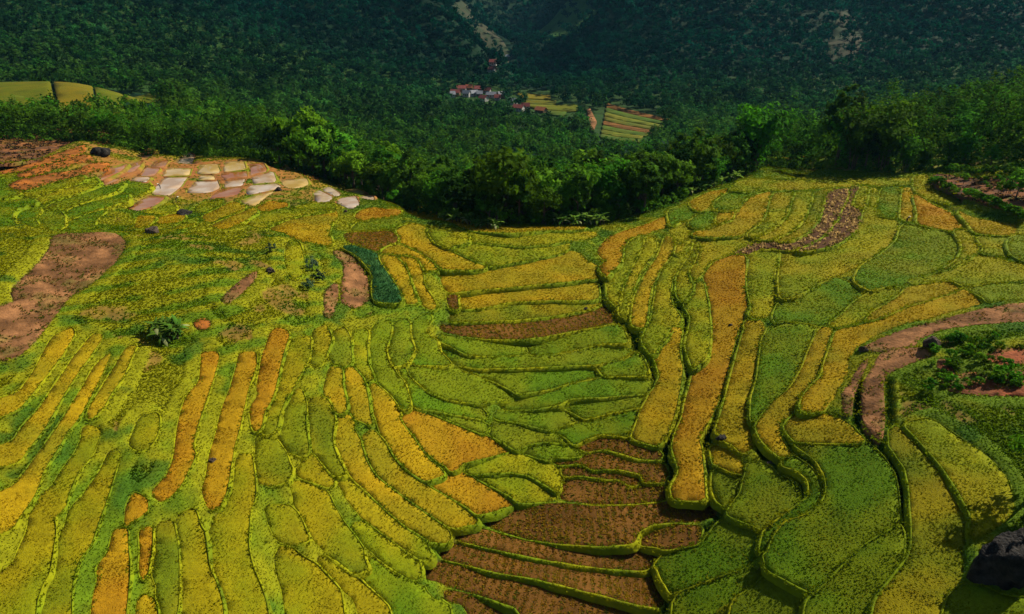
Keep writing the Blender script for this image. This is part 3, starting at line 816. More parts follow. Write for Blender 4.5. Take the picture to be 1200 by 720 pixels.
for txt, hw, dep in DITCH:
    c = np.array([float(q) for q in txt.split()]).reshape(-1, 2)
    for a, b in zip(c[:-1], c[1:]):
        for t in np.linspace(0, 1, 60):
            q = a + (b - a) * t
            for dx in (-1.5, 0, 1.5):
                for dy in (-1, 1):
                    x_, y_ = int(q[0] + dx + OX), int(q[1] + dy - OY)
                    if 0 <= y_ < OWNH and 0 <= x_ < OWNW and OWN[y_, x_] == -1: OWN[y_, x_] = 9999
for _i, (ln, sk, reg) in enumerate(_jobs): survey(ln, sk, reg, ident=_i)
for reg, txt in FAR.items():
    for ln in txt.strip().splitlines(): survey(ln, 1, reg, True)
for ln in FARBARE.strip().splitlines(): survey(ln, 2, None, True)

# ------------------------------------------------------------------ terrain with its terraces
NCA, NRB = 620, 520
ta = np.linspace(-1.25, 1.25, NCA)
tb = np.linspace(math.log(30), math.log(300), NRB)
TB, TA = np.meshgrid(tb, ta, indexing='ij')
TY = np.exp(TB); TX = TA * TY
TZ = bil(TA, TB)
TZ = TZ + (fbm(TX, TY, 9, 3) - .5) * 0.9
TZ = TZ + np.exp(-(((TX + 62) / 42) ** 2 + ((TY - 118) / 32) ** 2)) * .45 * np.sin((TX * .60 - TY * .80) * 1.25 + 2.5 * fbm(TX, TY, 12, 15))
base = TZ.copy()
owner = np.full(TZ.shape, -1, int)
for li, l in enumerate(LOTS):
    if l['far']: continue
    ab = np.stack([l['xy'][:, 0] / l['xy'][:, 1], np.log(l['xy'][:, 1])], 1)
    i0, i1 = np.searchsorted(tb, [ab[:, 1].min(), ab[:, 1].max()])
    j0, j1 = np.searchsorted(ta, [ab[:, 0].min(), ab[:, 0].max()])
    sl_ = (slice(max(i0 - 1, 0), i1 + 1), slice(max(j0 - 1, 0), j1 + 1))
    ins = in_poly(TA[sl_], TB[sl_], ab)
    z = lot_z(l, TX[sl_], TY[sl_]) - 0.12
    cur = TZ[sl_]; ow = owner[sl_]
    new = np.where(ow >= 0, np.minimum(cur, z), z)
    TZ[sl_] = np.where(ins, new, cur)
    owner[sl_] = np.where(ins, li, ow)
gap = owner < 0
near_field = ~gap
for _ in range(6):
    q = near_field.copy()
    q[1:] |= near_field[:-1]; q[:-1] |= near_field[1:]; q[:, 1:] |= near_field[:, :-1]; q[:, :-1] |= near_field[:, 1:]
    near_field = q
for it in range(70):
    av = np.zeros_like(TZ)
    av[1:-1, 1:-1] = .25 * (TZ[2:, 1:-1] + TZ[:-2, 1:-1] + TZ[1:-1, 2:] + TZ[1:-1, :-2])
    av[0], av[-1], av[:, 0], av[:, -1] = TZ[0], TZ[-1], TZ[:, 0], TZ[:, -1]
    TZ = np.where(gap, av * .94 + base * .06, TZ)
bl = gap.astype(float)
for _ in range(2):
    bl[1:-1, 1:-1] = (bl[1:-1, 1:-1] * 2 + bl[2:, 1:-1] + bl[:-2, 1:-1] + bl[1:-1, 2:] + bl[1:-1, :-2]) / 6
TZ = TZ + gap * near_field * np.clip(bl * 1.5 - .15, 0, .6) * 0.42
ditch = np.zeros(TZ.shape)
for txt, hw, dep in DITCH:
    c = np.array([float(q) for q in txt.split()]).reshape(-1, 2)
    Pd = hit(c[:, 0], c[:, 1])[:, :2]
    lo, hi = Pd.min(0) - 3, Pd.max(0) + 3
    sel = (TX > lo[0]) & (TX < hi[0]) & (TY > lo[1]) & (TY < hi[1])
    X, Y = TX[sel], TY[sel]
    dd = np.full(X.shape, 1e9)
    for a, b in zip(Pd[:-1], Pd[1:]):
        e = b - a
        t = np.clip(((X - a[0]) * e[0] + (Y - a[1]) * e[1]) / (e @ e), 0, 1)
        dd = np.minimum(dd, np.hypot(X - a[0] - t * e[0], Y - a[1] - t * e[1]))
    ditch[sel] = np.maximum(ditch[sel], dep * sstep(-dd, -hw * 1.5, -hw * .4))
TZ = TZ - ditch * np.where(gap, 1.0, 0.25)

def tz(x, y):
    """finished ground height inside the terraced land, else the smooth land"""
    x = np.asarray(x, float); y = np.maximum(np.asarray(y, float), 30.1)
    a, b = x / y, np.log(y)
    fa = (a - ta[0]) / (ta[1] - ta[0]); fb = (b - tb[0]) / (tb[1] - tb[0])
    ok = (fa > 0) & (fa < NCA - 1) & (fb > 0) & (fb < NRB - 1)
    fa = np.clip(fa, 0, NCA - 1.001); fb = np.clip(fb, 0, NRB - 1.001)
    i, j = fb.astype(int), fa.astype(int); p, q = fb - i, fa - j
    z = (TZ[i, j] * (1 - q) + TZ[i, j + 1] * q) * (1 - p) + (TZ[i + 1, j] * (1 - q) + TZ[i + 1, j + 1] * q) * p
    return np.where(ok, z, Bxy(x, y))
def cell_at(x, y, arr):
    a, b = x / y, np.log(y)
    j = np.clip(np.rint((a - ta[0]) / (ta[1] - ta[0])).astype(int), 0, NCA - 1)
    i = np.clip(np.rint((b - tb[0]) / (tb[1] - tb[0])).astype(int), 0, NRB - 1)
    return arr[i, j]

GRASS_A, GRASS_B, GRASS_D = np.array((.200, .205, .003)), np.array((.090, .155, .003)), np.array((.034, .100, .005))
def grass_tone(x, y, dit):
    """yellow-green, mid green and rank dark green growing in patches"""
    x, y = np.asarray(x, float), np.asarray(y, float)
    n1 = fbm(x * .9 + y * .35, y * .45 - x * .1, 4.0, 11)
    n2 = fbm(x, y, 22, 23, 2)
    hill = np.exp(-(((x + 62) / 42) ** 2 + ((y - 118) / 32) ** 2))
    st = np.sin((x * .60 - y * .80) * 1.25 + 2.5 * fbm(x, y, 12, 15))
    t = sstep(n1 * .65 + n2 * .35 + hill * (.15 + .17 * st), .43, .64)[..., None]
    c = GRASS_A * t + GRASS_B * (1 - t)
    k = sstep(fbm(x, y, 5.0, 41), .60, .76)[..., None] * .8
    c = c * (1 - k) + GRASS_D * k
    d = np.clip(np.asarray(dit), 0, 1)[..., None]
    return c * (1 - d) + GRASS_D * d
gc = grass_tone(TX, TY, ditch)
sn = sstep(fbm(TX, TY, 6, 51), .66, .74)[..., None] * (1 - near_field[..., None]) * .7
wet = np.exp(-((TX / TY + .46) / .20) ** 4 - ((TY - 222) / 34) ** 4)
gc = gc * (1 - sn) + np.array((.19, .090, .025)) * sn
mudn = (sstep(fbm(TX, TY, 6, 131), .22, .42) * wet)[..., None]
gc = gc * (1 - mudn) + np.array((.27, .105, .025)) * mudn
brown = np.array((.11, .075, .03))
gc = np.where(gap[..., None], gc * .9 + brown * .05, brown)
idx = np.arange(NRB * NCA).reshape(NRB, NCA)
quads = np.stack([idx[:-1, :-1], idx[:-1, 1:], idx[1:, 1:], idx[1:, :-1]], -1).reshape(-1, 4)
terr = link(bpy.data.objects.new("terrain", mesh_np("terrain", np.stack([TX, TY, TZ], -1).reshape(-1, 3), quads, M['ground'], gc.reshape(-1, 3), True)))
tag(terr, "grassy terraced land with bunds and ditches between the rice fields", None, None, "structure")
# hills and valley beyond
fa_ = np.linspace(-1.4, 1.4, 260); fb_ = np.linspace(math.log(286), math.log(3000), 220)
FB, FA = np.meshgrid(fb_, fa_, indexing='ij')
FY = np.exp(FB); FX = FA * FY
FZ = bil(FA, FB) - 0.35
def far_z(x, y):
    return Bxy(x, y)
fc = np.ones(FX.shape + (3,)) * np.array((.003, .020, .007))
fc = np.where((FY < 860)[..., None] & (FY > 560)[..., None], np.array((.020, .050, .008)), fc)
idx = np.arange(FX.size).reshape(FX.shape)
quads = np.stack([idx[:-1, :-1], idx[:-1, 1:], idx[1:, 1:], idx[1:, :-1]], -1).reshape(-1, 4)
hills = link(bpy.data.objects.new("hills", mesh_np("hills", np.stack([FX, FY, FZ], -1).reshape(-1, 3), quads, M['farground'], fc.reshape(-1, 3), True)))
tag(hills, "steep forested hillsides closing the valley", None, None, "structure")

# ------------------------------------------------------------------ blades
PXM = 1 / 683.0
def tufts(P, H, W, Cc, nb=4, lean=0.55, tip=None):
    """upright blade triangles, nb at each point"""
    n = len(P)
    az = RNG.uniform(0, 2 * np.pi, (n, nb))
    ln = RNG.uniform(.1, lean, (n, nb))
    hh = H[:, None] * RNG.uniform(.65, 1.15, (n, nb))
    dx, dy = np.cos(az), np.sin(az)
    b = P[:, None, :] + np.stack([dx, dy, np.zeros_like(dx)], -1) * (W[:, None, None] * .35)
    t = b + np.stack([dx * ln * hh, dy * ln * hh, hh], -1)
    tw = az + RNG.uniform(-.9, .9, (n, nb)) + np.pi / 2
    sd_ = np.stack([np.cos(tw), np.sin(tw), np.zeros_like(tw)], -1) * (W[:, None, None] * .5)
    V = np.stack([b - sd_, b + sd_, t], 2).reshape(-1, 3)
    F = np.arange(len(V)).reshape(-1, 3)
    cc = np.repeat(Cc[:, None, :], nb, 1) * RNG.uniform(.87, 1.13, (n, nb, 1))
    tipc = cc if tip is None else cc * .6 + tip * .4
    C = np.stack([cc, cc, tipc], 2).reshape(-1, 3)
    return V, F, C

def scatter_in(xy, sp):
    lo, hi = xy.min(0), xy.max(0)
    gx, gy = np.meshgrid(np.arange(lo[0], hi[0], sp), np.arange(lo[1], hi[1], sp))
    gx = gx + RNG.uniform(-.45, .45, gx.shape) * sp
    gy = gy + RNG.uniform(-.45, .45, gy.shape) * sp
    m = in_poly(gx, gy, xy)
    return gx[m], gy[m]

def sheet_mesh(l, name, mat, bump=0.1, skirt=0.7):
    xy = l['xy'].copy()
    ctr = xy.mean(0)
    sp = max(0.9, l['dist'] * 0.011) * (.6 if l['cl'] in 'dc' and not l['far'] else 1)
    ix, iy = scatter_in(xy, sp)
    pts = [Vector((float(p[0] - ctr[0]), float(p[1] - ctr[1]))) for p in xy]
    nb_ = len(pts)
    pts += [Vector((float(a - ctr[0]), float(b - ctr[1]))) for a, b in zip(ix, iy)]
    edges = [(i, (i + 1) % nb_) for i in range(nb_)]
    vo, eo, fo, ov, oe, of = delaunay_2d_cdt(pts, edges, [], 1, 1e-4)
    V2 = np.array([(p.x, p.y) for p in vo]) + ctr
    T = np.array([f for f in fo if len(f) == 3], dtype=int)
    z = lot_z(l, V2[:, 0], V2[:, 1]) + l['h'] + (fbm(V2[:, 0], V2[:, 1], 1.7, 9) - .5) * 2 * bump
    if l['far']: z = Bxy(V2[:, 0], V2[:, 1]) + .9 + l['h'] * .3
    V = np.c_[V2, z]
    # rim: follow edges used once
    ec = {}
    for t in T:
        for a, b in ((t[0], t[1]), (t[1], t[2]), (t[2], t[0])):
            k = (min(a, b), max(a, b))
            ec[k] = None if k in ec else (a, b)
    rim = [e for e in ec.values() if e is not None]
    F = [tuple(t) for t in T]
    low = {}
    Vl = []
    for a, b in rim:
        for q in (a, b):
            if q not in low:
                low[q] = len(V) + len(Vl)
                Vl.append((V[q, 0], V[q, 1], V[q, 2] - l['h'] - skirt))
    T2 = []
    for a, b in rim:
        T2 += [(b, a, low[a]), (b, low[a], low[b])]
    V = np.concatenate([V, np.array(Vl)]) if Vl else V
    F = np.concatenate([T, np.array(T2, dtype=int)]) if T2 else T
    return V, F

REG = {
 "on the grassy slope below the banana clump": ("on the grassy slope", "the banana clump", (198, 394)),
 "on the curving steps beside the brown stubble": ("on the curving steps", "the brown stubble terraces", (600, 620)),
 "in the bowl below the long brown field": ("in the bowl", "the long brown field", (620, 388)),
 "at the foot of the terrace bowl": ("at the foot of the bowl", "the long brown field", (620, 388)),
 "in the upper bowl below the forest edge": ("in the upper bowl", "the dark maize plot", (445, 330)),
 "beside the flooded paddies": ("beside the flooded paddies", "the black boulder", (119, 182)),
 "near the black boulder and the burnt hillside": ("below the forest edge", "the black boulder", (119, 182)),
 "on the slope across the overgrown ravine": ("across the ravine", "the dark maize plot", (445, 330)),
 "between the ravine and the huge black boulder": ("below the dry path", "the huge black boulder", (1186, 668)),
 "on the slope beneath the bamboo grove": ("beneath the bamboo grove", "the straw-dotted terrace", (960, 280)),
 "in the valley below the village": ("in the far valley", "the village", (560, 112)),
 "on the shelf behind the tree belt": ("on the shelf behind the trees", "the village", (560, 112))}
ORD = ['nearest', 'second', 'third', 'fourth', 'fifth', 'sixth', 'seventh', 'eighth', 'ninth', 'tenth', 'eleventh', 'twelfth']
NAMED = {}
CNT = dict(blades=0)
RIM = []
def bund(l, parent, mud=False):
    xy = l['xy']
    e = np.roll(xy, -1, 0) - np.roll(xy, 1, 0)
    nn = np.stack([e[:, 1], -e[:, 0]], 1) / (np.hypot(e[:, 0], e[:, 1])[:, None] + 1e-6)
    ar = np.dot(xy[:, 0], np.roll(xy[:, 1], -1)) - np.dot(xy[:, 1], np.roll(xy[:, 0], -1))
    nn *= np.sign(ar)
    w_ = np.clip(l['dist'] * PXM * 1.3, .16, .38) * (.25 + 1.2 * fbm(xy[:, 0], xy[:, 1], 3.0, 71)[:, None])
    zb = lot_z(l, xy[:, 0], xy[:, 1])
    h = l['h']
    rings = []
    for f, dz in ((-.25, h - .1), (.12, h + .10), (.8, h + .12), (1.7, h - .02), (2.8, -.35), (3.4, -1.0)):
        p = xy + nn * w_ * f
        rings.append(np.c_[p, zb + dz + (fbm(p[:, 0], p[:, 1], .8, 5) - .5) * .16 + (fbm(p[:, 0], p[:, 1], 3.5, 6) - .5) * .22])
    k, n = len(rings), len(xy)
    V = np.concatenate(rings)
    i = np.arange(n); j = (i + 1) % n
    Q = np.concatenate([np.stack([r * n + i, r * n + j, (r + 1) * n + j, (r + 1) * n + i], 1) for r in range(k - 1)])
    if ar < 0: Q = Q[:, ::-1]
    c = grass_tone(V[:, 0], V[:, 1], np.zeros(len(V))) * .7 + GRASS_A * .35
    if mud:
        t = sstep(fbm(V[:, 0], V[:, 1], 4, 31), .42, .55)[:, None]
        c = c * t * .8 + np.array((.24, .10, .03)) * (1 - t * .8)
    b = link(bpy.data.objects.new("bund", mesh_np("bund", V, Q, M['ground'], c, True)), parent)
    p = (rings[1] + rings[3]) / 2 + (0, 0, .04)
    if not mud: RIM.append(np.c_[p, np.full(n, l['dist'])])
    return b
def crop_colour(l, x, y, hi):
    c1, c2 = np.array(PAL[l['cl']][0]), np.array(PAL[l['cl']][1])
    t = sstep(fbm(x, y, 7.0, 100 + hi), .35, .65)[..., None]
    c = c1 * (1 - t) + c2 * t
    if l['cl'] in 'gyko':   # ripening patches and green lodging
        k = sstep(fbm(x, y, 11.0, 300 + hi, 2), .58, .78)[..., None] * .55
        other = np.array({'g': (.15, .16, .004), 'y': (.26, .19, .004), 'k': (.17, .16, .004), 'o': (.070, .115, .004)}[l['cl']])
        c = c * (1 - k) + other * k
    return c * (.80 + .42 * fbm(x, y, 2.6, 500 + hi, 2)[..., None])

def describe(l):
    size = 'small' if l['area'] < 60 else ('broad' if l['area'] > 420 else '')
    shape = 'long narrow' if l['elong'] > 4.5 else ('narrow' if l['elong'] > 3 else ('rounded' if l['elong'] < 1.5 else ''))
    adj = ' '.join(q for q in (size if size != 'broad' or 'narrow' not in shape else '', shape) if q)
    return adj

def place_crop(l, hi):
    x, y = l['xy'][:, 0], l['xy'][:, 1]
    cl = l['cl']
    sp0 = l['dist'] * PXM * 2.6
    V, F = sheet_mesh(l, "rice", M['sheet'])
    cs = crop_colour(l, V[:, 0], V[:, 1], hi)
    if l['far']: cs = cs * np.array((.48, .52, 1.6))  # distant crops dimmed and blued: valley haze put into their colour
    if cl == 'b': cs = np.ones((len(V), 3)) * np.array((.125, .056, .010)) * (0.45 + 1.1 * fbm(V[:, 0], V[:, 1], 4, 8 + hi)[:, None])
    elif cl == 'p': cs = np.ones((len(V), 3)) * np.array((.075, .034, .014))
    elif cl == 'k' or cl == 'a': cs = cs * .75 + np.array((.10, .11, .004)) * .25
    nm = {'b': 'stubble_paddy', 'p': 'straw_paddy', 'm': 'maize_plot'}.get(cl, 'rice_paddy')
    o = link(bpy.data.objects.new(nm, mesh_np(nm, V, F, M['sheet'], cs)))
    adj = describe(l)
    if cl == 'b': lab = f"{adj} brown stubble terrace {REG[l['region']][0]}"; cat = 'stubble field'
    elif cl == 'p': lab = f"{adj} brown terrace dotted with pale straw {REG[l['region']][0]}"; cat = 'stubble field'
    elif cl == 'm': lab = f"{adj} plot of dark green maize beside the pale dry path"; cat = 'maize plot'
    else: lab = f"{adj} {NAMES[cl]} rice terrace {REG[l['region']][0]}"; cat = 'rice field'
    lab = ' '.join(lab.split())
    tag(o, lab, cat, f"terraced fields {l['region']}" if cl != 'm' else None)
    if cl != 'm': NAMED.setdefault(lab, []).append((o, l))
    # plants
    if l['far']: return o
    bund(l, o)
    if cl in 'bp':
        sp = sp0 * (.8 if cl == 'b' else 1.05)
        px_, py_ = scatter_in(l['xy'], sp)
        d = l['xy'][:, :2] - l['xy'].mean(0)
        ev, E = np.linalg.eigh(d.T @ d)
        ax = E[:, 1]
        if cl == 'b':   # stubble stands in rows across the terrace
            t = (px_ * ax[0] + py_ * ax[1])
            row = 1.25
            keep = (np.mod(t + .9 * fbm(px_, py_, 5, 5), row) < .7) | (RNG.random(len(t)) < .15)
            keep &= RNG.random(len(t)) < .5 + 1.0 * sstep(fbm(px_, py_, 3.5, 700 + hi), .28, .6)
            px_, py_ = px_[keep], py_[keep]
        n = len(px_)
        if n == 0: return o
        z = lot_z(l, px_, py_) + l['h'] - .01
        c = crop_colour(l, px_, py_, hi)
        if cl == 'b':
            g_ = (RNG.random(n) < .25)[:, None]
            c = np.where(g_, np.array((.13, .14, .008)), c)
            H = np.full(n, max(.16, sp * .5)); W = np.full(n, sp * 1.0)
        else:
            keep = RNG.random(n) < .42
            px_, py_, z, c = px_[keep], py_[keep], z[keep], np.ones((keep.sum(), 3)) * np.array((.45, .30, .11)) * RNG.uniform(.35, 1.2, (keep.sum(), 1))
            n = len(px_)
            H = np.full(n, sp * .9); W = np.full(n, sp * 1.15)
        Vt, Ft, Ct = tufts(np.c_[px_, py_, z], H, W, c, 5 if cl == 'b' else 3, 1.7 if cl == 'b' else .7)
    elif cl == 'm':
        px_, py_ = scatter_in(l['xy'], 0.75)
        n = len(px_)
        z = lot_z(l, px_, py_) + l['h'] - .5
        Vt, Ft, Ct = tufts(np.c_[px_, py_, z], np.full(n, 1.2), np.full(n, .34), crop_colour(l, px_, py_, hi), 7, 1.1)
    else:
        px_, py_ = scatter_in(l['xy'], sp0)
        n = len(px_)
        if n == 0: return o
        z = lot_z(l, px_, py_) + l['h'] - .03
        c = crop_colour(l, px_, py_, hi) * RNG.uniform(.88, 1.13, (n, 1))
        f = RNG.random(n)[:, None]
        c = np.where(f < .16, c * .8 + np.array((.07, .16, .002)) * .3, np.where(f > .86, c * .7 + np.array((.45, .28, .003)) * .3, c))
        H = np.full(n, max(.09, sp0 * .24)); W = np.full(n, sp0 * .72)
        Vt, Ft, Ct = tufts(np.c_[px_, py_, z], H, W, c, 5, 1.6)
    if l['cl'] in 'gykao':   # plants at the rim lean over the bund
        pass
    ch = link(bpy.data.objects.new({'b': 'stubble', 'p': 'straw', 'm': 'maize_plants'}.get(cl, 'rice_plants'), mesh_np("plants", Vt, Ft, M['crop'], Ct)), o)
    ch["kind"] = "stuff"
    CNT['blades'] += len(Ft)
    return o

for hi, l in enumerate(LOTS):
    cl = l['cl']
    if l['name']:
        V, F = sheet_mesh(l, l['name'], M['soil'], 0.30 if cl in 'dc' else .14, 1.0 if not l['far'] else 3.0)
        if not l['far']: RIM.append(np.c_[l['xy'], lot_z(l, l['xy'][:, 0], l['xy'][:, 1]) + l['h'], np.full(len(l['xy']), l['dist'])])
        c1, c2 = np.array(PAL[cl][0]), np.array(PAL[cl][1])
        t = sstep(fbm(V[:, 0] * (.6 if cl == 'd' else 1), V[:, 1], 2.4 if not l['far'] else 14, 60 + hi), .40, .60)[:, None]
        c = c1 * (1 - t) + c2 * t
        if cl in 'dcr':
            t2 = sstep(fbm(V[:, 0], V[:, 1], 3.0, 90 + hi), .60, .70)[:, None] * (.8 if cl != 'd' else .35)
            c = c * (1 - t2) + np.array((.075, .105, .012)) * t2
        o = link(bpy.data.objects.new(l['name'], mesh_np(l['name'], V, F, M['soil'], c, True)))
        o["kind"] = "structure"
        if not l['far'] and cl in 'dcrs':
            px_, py_ = scatter_in(l['xy'], l['dist'] * PXM * 3.0)
            k_ = (fbm(px_, py_, 3.0, 90 + hi) > .46) & (RNG.random(len(px_)) < (.75 if cl == 'c' else .5))
            px_, py_ = px_[k_], py_[k_]
            if len(px_) > 3:
                sp = l['dist'] * PXM * 3
                cc_ = np.where((RNG.random(len(px_)) < .5)[:, None], np.array((.24, .13, .035)), np.array((.11, .12, .012)) if cl != 'c' else np.array((.035, .025, .018))) * RNG.uniform(.6, 1.3, (len(px_), 1))
                Vt, Ft, Ct = tufts(np.c_[px_, py_, lot_z(l, px_, py_) + l['h'] - .05], np.full(len(px_), max(.18, sp * .5)), np.full(len(px_), sp * .7), cc_, 4, 1.2)
                ch = link(bpy.data.objects.new("dry_grass", mesh_np("dry_grass", Vt, Ft, M['crop'], Ct)), o)
                ch["kind"] = "stuff"
    elif cl in WATER:
        V, F = sheet_mesh(l, "water", None, 0.0, 0.6)
        V[:, 2] += 0
        o = link(bpy.data.objects.new("flooded_paddy", mesh_np("flooded_paddy", V, F, M[WATER[cl]])))
        bund(l, o, True)
        nm = {'w': 'pale pinkish', 'x': 'muddy orange', 'z': 'bright yellowish'}[cl]
        lab = ' '.join(f"{describe(l)} flooded paddy of {nm} water".split())
        tag(o, lab, "flooded paddy", "flooded paddies below the forest edge")
        NAMED.setdefault(lab, []).append((o, l))
    else:
        place_crop(l, hi)

for lab, lst in NAMED.items():
    if len(lst) == 1:
        r = REG[lst[0][1]['region']]
        lst[0][0]['label'] = lab if len(lab.split()) > 12 else f"{lab} {'below the forest edge' if 'flooded' in lab and 'water' in lab else ''}".strip()
        continue
    lm = REG[lst[0][1]['region']]
    q = hit(*lm[2])[0]
    for k, (o, l) in enumerate(sorted(lst, key=lambda t: math.hypot(t[1]['cen'][0] - q[0], t[1]['cen'][1] - q[1]))):
        o['label'] = f"{lab}, {ORD[k]} {'to' if k == 0 else 'from'} {lm[1]}"
        if len(o['label'].split()) > 16: o['label'] = o['label'].replace(' ' + REG[l['region']][0], '')

# ------------------------------------------------------------------ grass on bunds, banks and slopes
OPEN_PX = np.array([(-120, 146), (0, 143), (60, 146), (130, 152), (150, 165), (200, 170), (240, 172), (300, 184), (360, 194), (420, 211), (470, 237), (520, 251), (580, 263), (640, 264), (700, 262), (750, 251), (790, 239), (830, 221), (870, 207), (886, 200), (890, 188), (960, 184), (990, 200), (1050, 203), (1085, 201), (1110, 194), (1160, 190), (1200, 206), (1340, 216), (1340, 900), (-120, 900)], float)
OPEN = hit(OPEN_PX[:, 0], np.minimum(OPEN_PX[:, 1], 840))[:, :2]
_lim = np.interp(OPEN_PX[:, 0], [-120, 60, 150, 300, 360, 420, 470, 520, 580, 700, 790, 870, 886, 960, 990, 1085, 1110, 1340], [262, 262, 258, 254, 246, 236, 216, 200, 190, 190, 206, 236, 262, 264, 232, 222, 225, 220])
OPEN = OPEN * np.minimum(1, _lim / OPEN[:, 1])[:, None]
def grow_grass():
    Vs, Fs, Cs, n0 = [], [], [], 0
    # one candidate per few terrain cells, spaced with distance
    yy = 42.0
    while yy < 285:
        sp = math.hypot(yy, 55) * PXM * 2.5
        x = np.arange(-1.2 * yy, 1.2 * yy, sp)
        x = x + RNG.uniform(-.5, .5, len(x)) * sp
        y = yy + RNG.uniform(-.5, .5, len(x)) * sp
        yy += sp
        m = cell_at(x, y, gap)
        x, y = x[m], y[m]
        if yy > 150:
            m = in_poly(x, y, OPEN)
            x, y = x[m], y[m]
        if not len(x): continue
        z = tz(x, y)
        nf = cell_at(x, y, near_field)
        dit = cell_at(x, y, ditch)
        c = grass_tone(x, y, dit * .8) * RNG.uniform(.85, 1.18, (len(x), 1))
        rough_ = fbm(x, y, 6, 51)
        bare = ((rough_ > .69) & ~nf & (RNG.random(len(x)) < .6)) | (RNG.random(len(x)) < .9 * cell_at(x, y, mudn[..., 0]))
        H = np.where(nf, .10, .13 + .28 * rough_) * RNG.uniform(.6, 1.3, len(x)) + np.clip(dit, 0, 1) * .3
        H = np.maximum(H, sp * .3)
        W = np.full(len(x), sp * .85)
        k = ~bare
        V, F, C = tufts(np.c_[x, y, z - .04][k], H[k], W[k], c[k], 5, 1.3)
        Vs.append(V); Fs.append(F + n0); Cs.append(C); n0 += len(V)
    R = np.concatenate(RIM)
    rep_ = 4
    P = np.repeat(R[:, :3], rep_, 0); d = np.repeat(R[:, 3], rep_)
    P[:, :2] += RNG.normal(size=(len(P), 2)) * (d[:, None] * .0019 + .1)
    sp = d * PXM * 2.4
    c = (grass_tone(P[:, 0], P[:, 1], np.zeros(len(P))) * .7 + GRASS_A * .35) * RNG.uniform(.8, 1.25, (len(P), 1))
    V, F, C = tufts(P - (0, 0, .05), np.maximum(.2, sp * .55), sp * .7, c, 4, .9)
    Vs.append(V); Fs.append(F + n0); Cs.append(C); n0 += len(V)
    V, F, C = np.concatenate(Vs), np.concatenate(Fs), np.concatenate(Cs)
    o = link(bpy.data.objects.new("grass", mesh_np("grass", V, F, M['grass'], C)))
    tag(o, "rough grass on the bunds, ditches and slopes between fields", "grass", None, "stuff")
    CNT['grass'] = len(F)
grow_grass()

# ------------------------------------------------------------------ tree kinds (shared meshes)
def leaf_tris(P, size, Cc, out=None):
    n = len(P)
    nr = RNG.normal(size=(n, 3))
    nr /= np.linalg.norm(nr, axis=1)[:, None]
    if out is not None: nr = nr * .75 + out / (np.linalg.norm(out, axis=1)[:, None] + 1e-6)
    nr /= np.linalg.norm(nr, axis=1)[:, None]
    d1 = np.cross(nr, RNG.normal(size=(n, 3))); d1 /= np.linalg.norm(d1, axis=1)[:, None]
    d2 = np.cross(nr, d1)
    s = size * RNG.uniform(.65, 1.3, n)
    s = s[:, None]
    V = np.stack([P - d1 * s * .6 - d2 * s * .35, P + d2 * s * .5 - d1 * s * .1, P + d1 * s * .75], 1).reshape(-1, 3)
    return V, np.arange(len(V)).reshape(-1, 3), np.repeat(Cc, 3, 0)

def crown_points(r, zc, rz, nclump, per, droop=0.0):
    """leaf positions gathered in clumps on an uneven dome"""
    Pts, tone = [], []
    for k in range(nclump):
        th = RNG.uniform(0, 2 * np.pi); cz = RNG.uniform(-.45, 1)
        rr = (1 - .25 * RNG.random()) * (1 if RNG.random() < .8 else .6)
        c = np.array([math.cos(th) * math.sqrt(1 - cz * cz) * r, math.sin(th) * math.sqrt(1 - cz * cz) * r, cz * rz]) * rr
        cr = r * RNG.uniform(.22, .40)
        q = RNG.normal(size=(per, 3)); q /= np.linalg.norm(q, axis=1)[:, None]
        q *= (RNG.random((per, 1)) ** .45) * cr
        q[:, 2] *= .65
        q[:, 2] -= droop * np.hypot(q[:, 0], q[:, 1])
        Pts.append(c + q + np.array([0, 0, zc])); tone.append(np.full(per, RNG.uniform(.75, 1.25)))
    return np.concatenate(Pts), np.concatenate(tone)

GREEN = np.array((.036, .112, .006))
def crown_mesh(kind):
    if kind == 'round':
        P, t = crown_points(3.9, 6.6, 4.9, 34, 34); s = .75; c = GREEN
    elif kind == 'tall':
        P, t = crown_points(3.3, 8.6, 7.0, 38, 30); s = .72; c = GREEN * (.75, .8, .9)
    elif kind == 'spread':
        P, t = crown_points(5.0, 7.4, 4.2, 40, 32, .15); s = .8; c = GREEN * (2.1, 1.5, .9)
    elif kind == 'pale':
        P, t = crown_points(3.5, 5.8, 4.5, 28, 36, .2); s = .7; c = GREEN * (2.0, 1.7, 1.5)
    elif kind == 'shrub':
        P, t = crown_points(1.35, 1.3, 1.1, 14, 20); s = .42; c = GREEN * (1.6, 1.45, .9)
    elif kind == 'bluebush':
        P, t = crown_points(1.5, 1.4, 1.3, 16, 22); s = .34; c = np.array((.060, .110, .055))
    elif kind == 'bamboo':
        Ps, ts = [], []
        for k in range(26):
            th = RNG.uniform(0, 2 * np.pi); L = RNG.uniform(9, 15); rad = RNG.uniform(1.6, 4.6)
            u = RNG.random(64) ** .7 * .8 + .2
            ctr = np.stack([math.cos(th) * rad * u ** 2, math.sin(th) * rad * u ** 2, L * (u - .28 * u ** 4)], 1)
            q = RNG.normal(size=(64, 3)) * (.55 + .35 * (1 - u[:, None])); q[:, 2] *= .7
            Ps.append(ctr + q); ts.append(np.full(64, RNG.uniform(.8, 1.25)))
        P, t = np.concatenate(Ps), np.concatenate(ts); s = .62; c = GREEN * (1.25, 1.25, .8)
    C = np.outer(t, c) * RNG.uniform(.75, 1.3, (len(P), 1))
    cen = np.array([0, 0, P[:, 2].mean() - .2 * np.ptp(P[:, 2])])
    V, F, Cv = leaf_tris(P, s, C, P - cen)
    return mesh_np("crown_" + kind, V, F, M['leaf'], Cv)

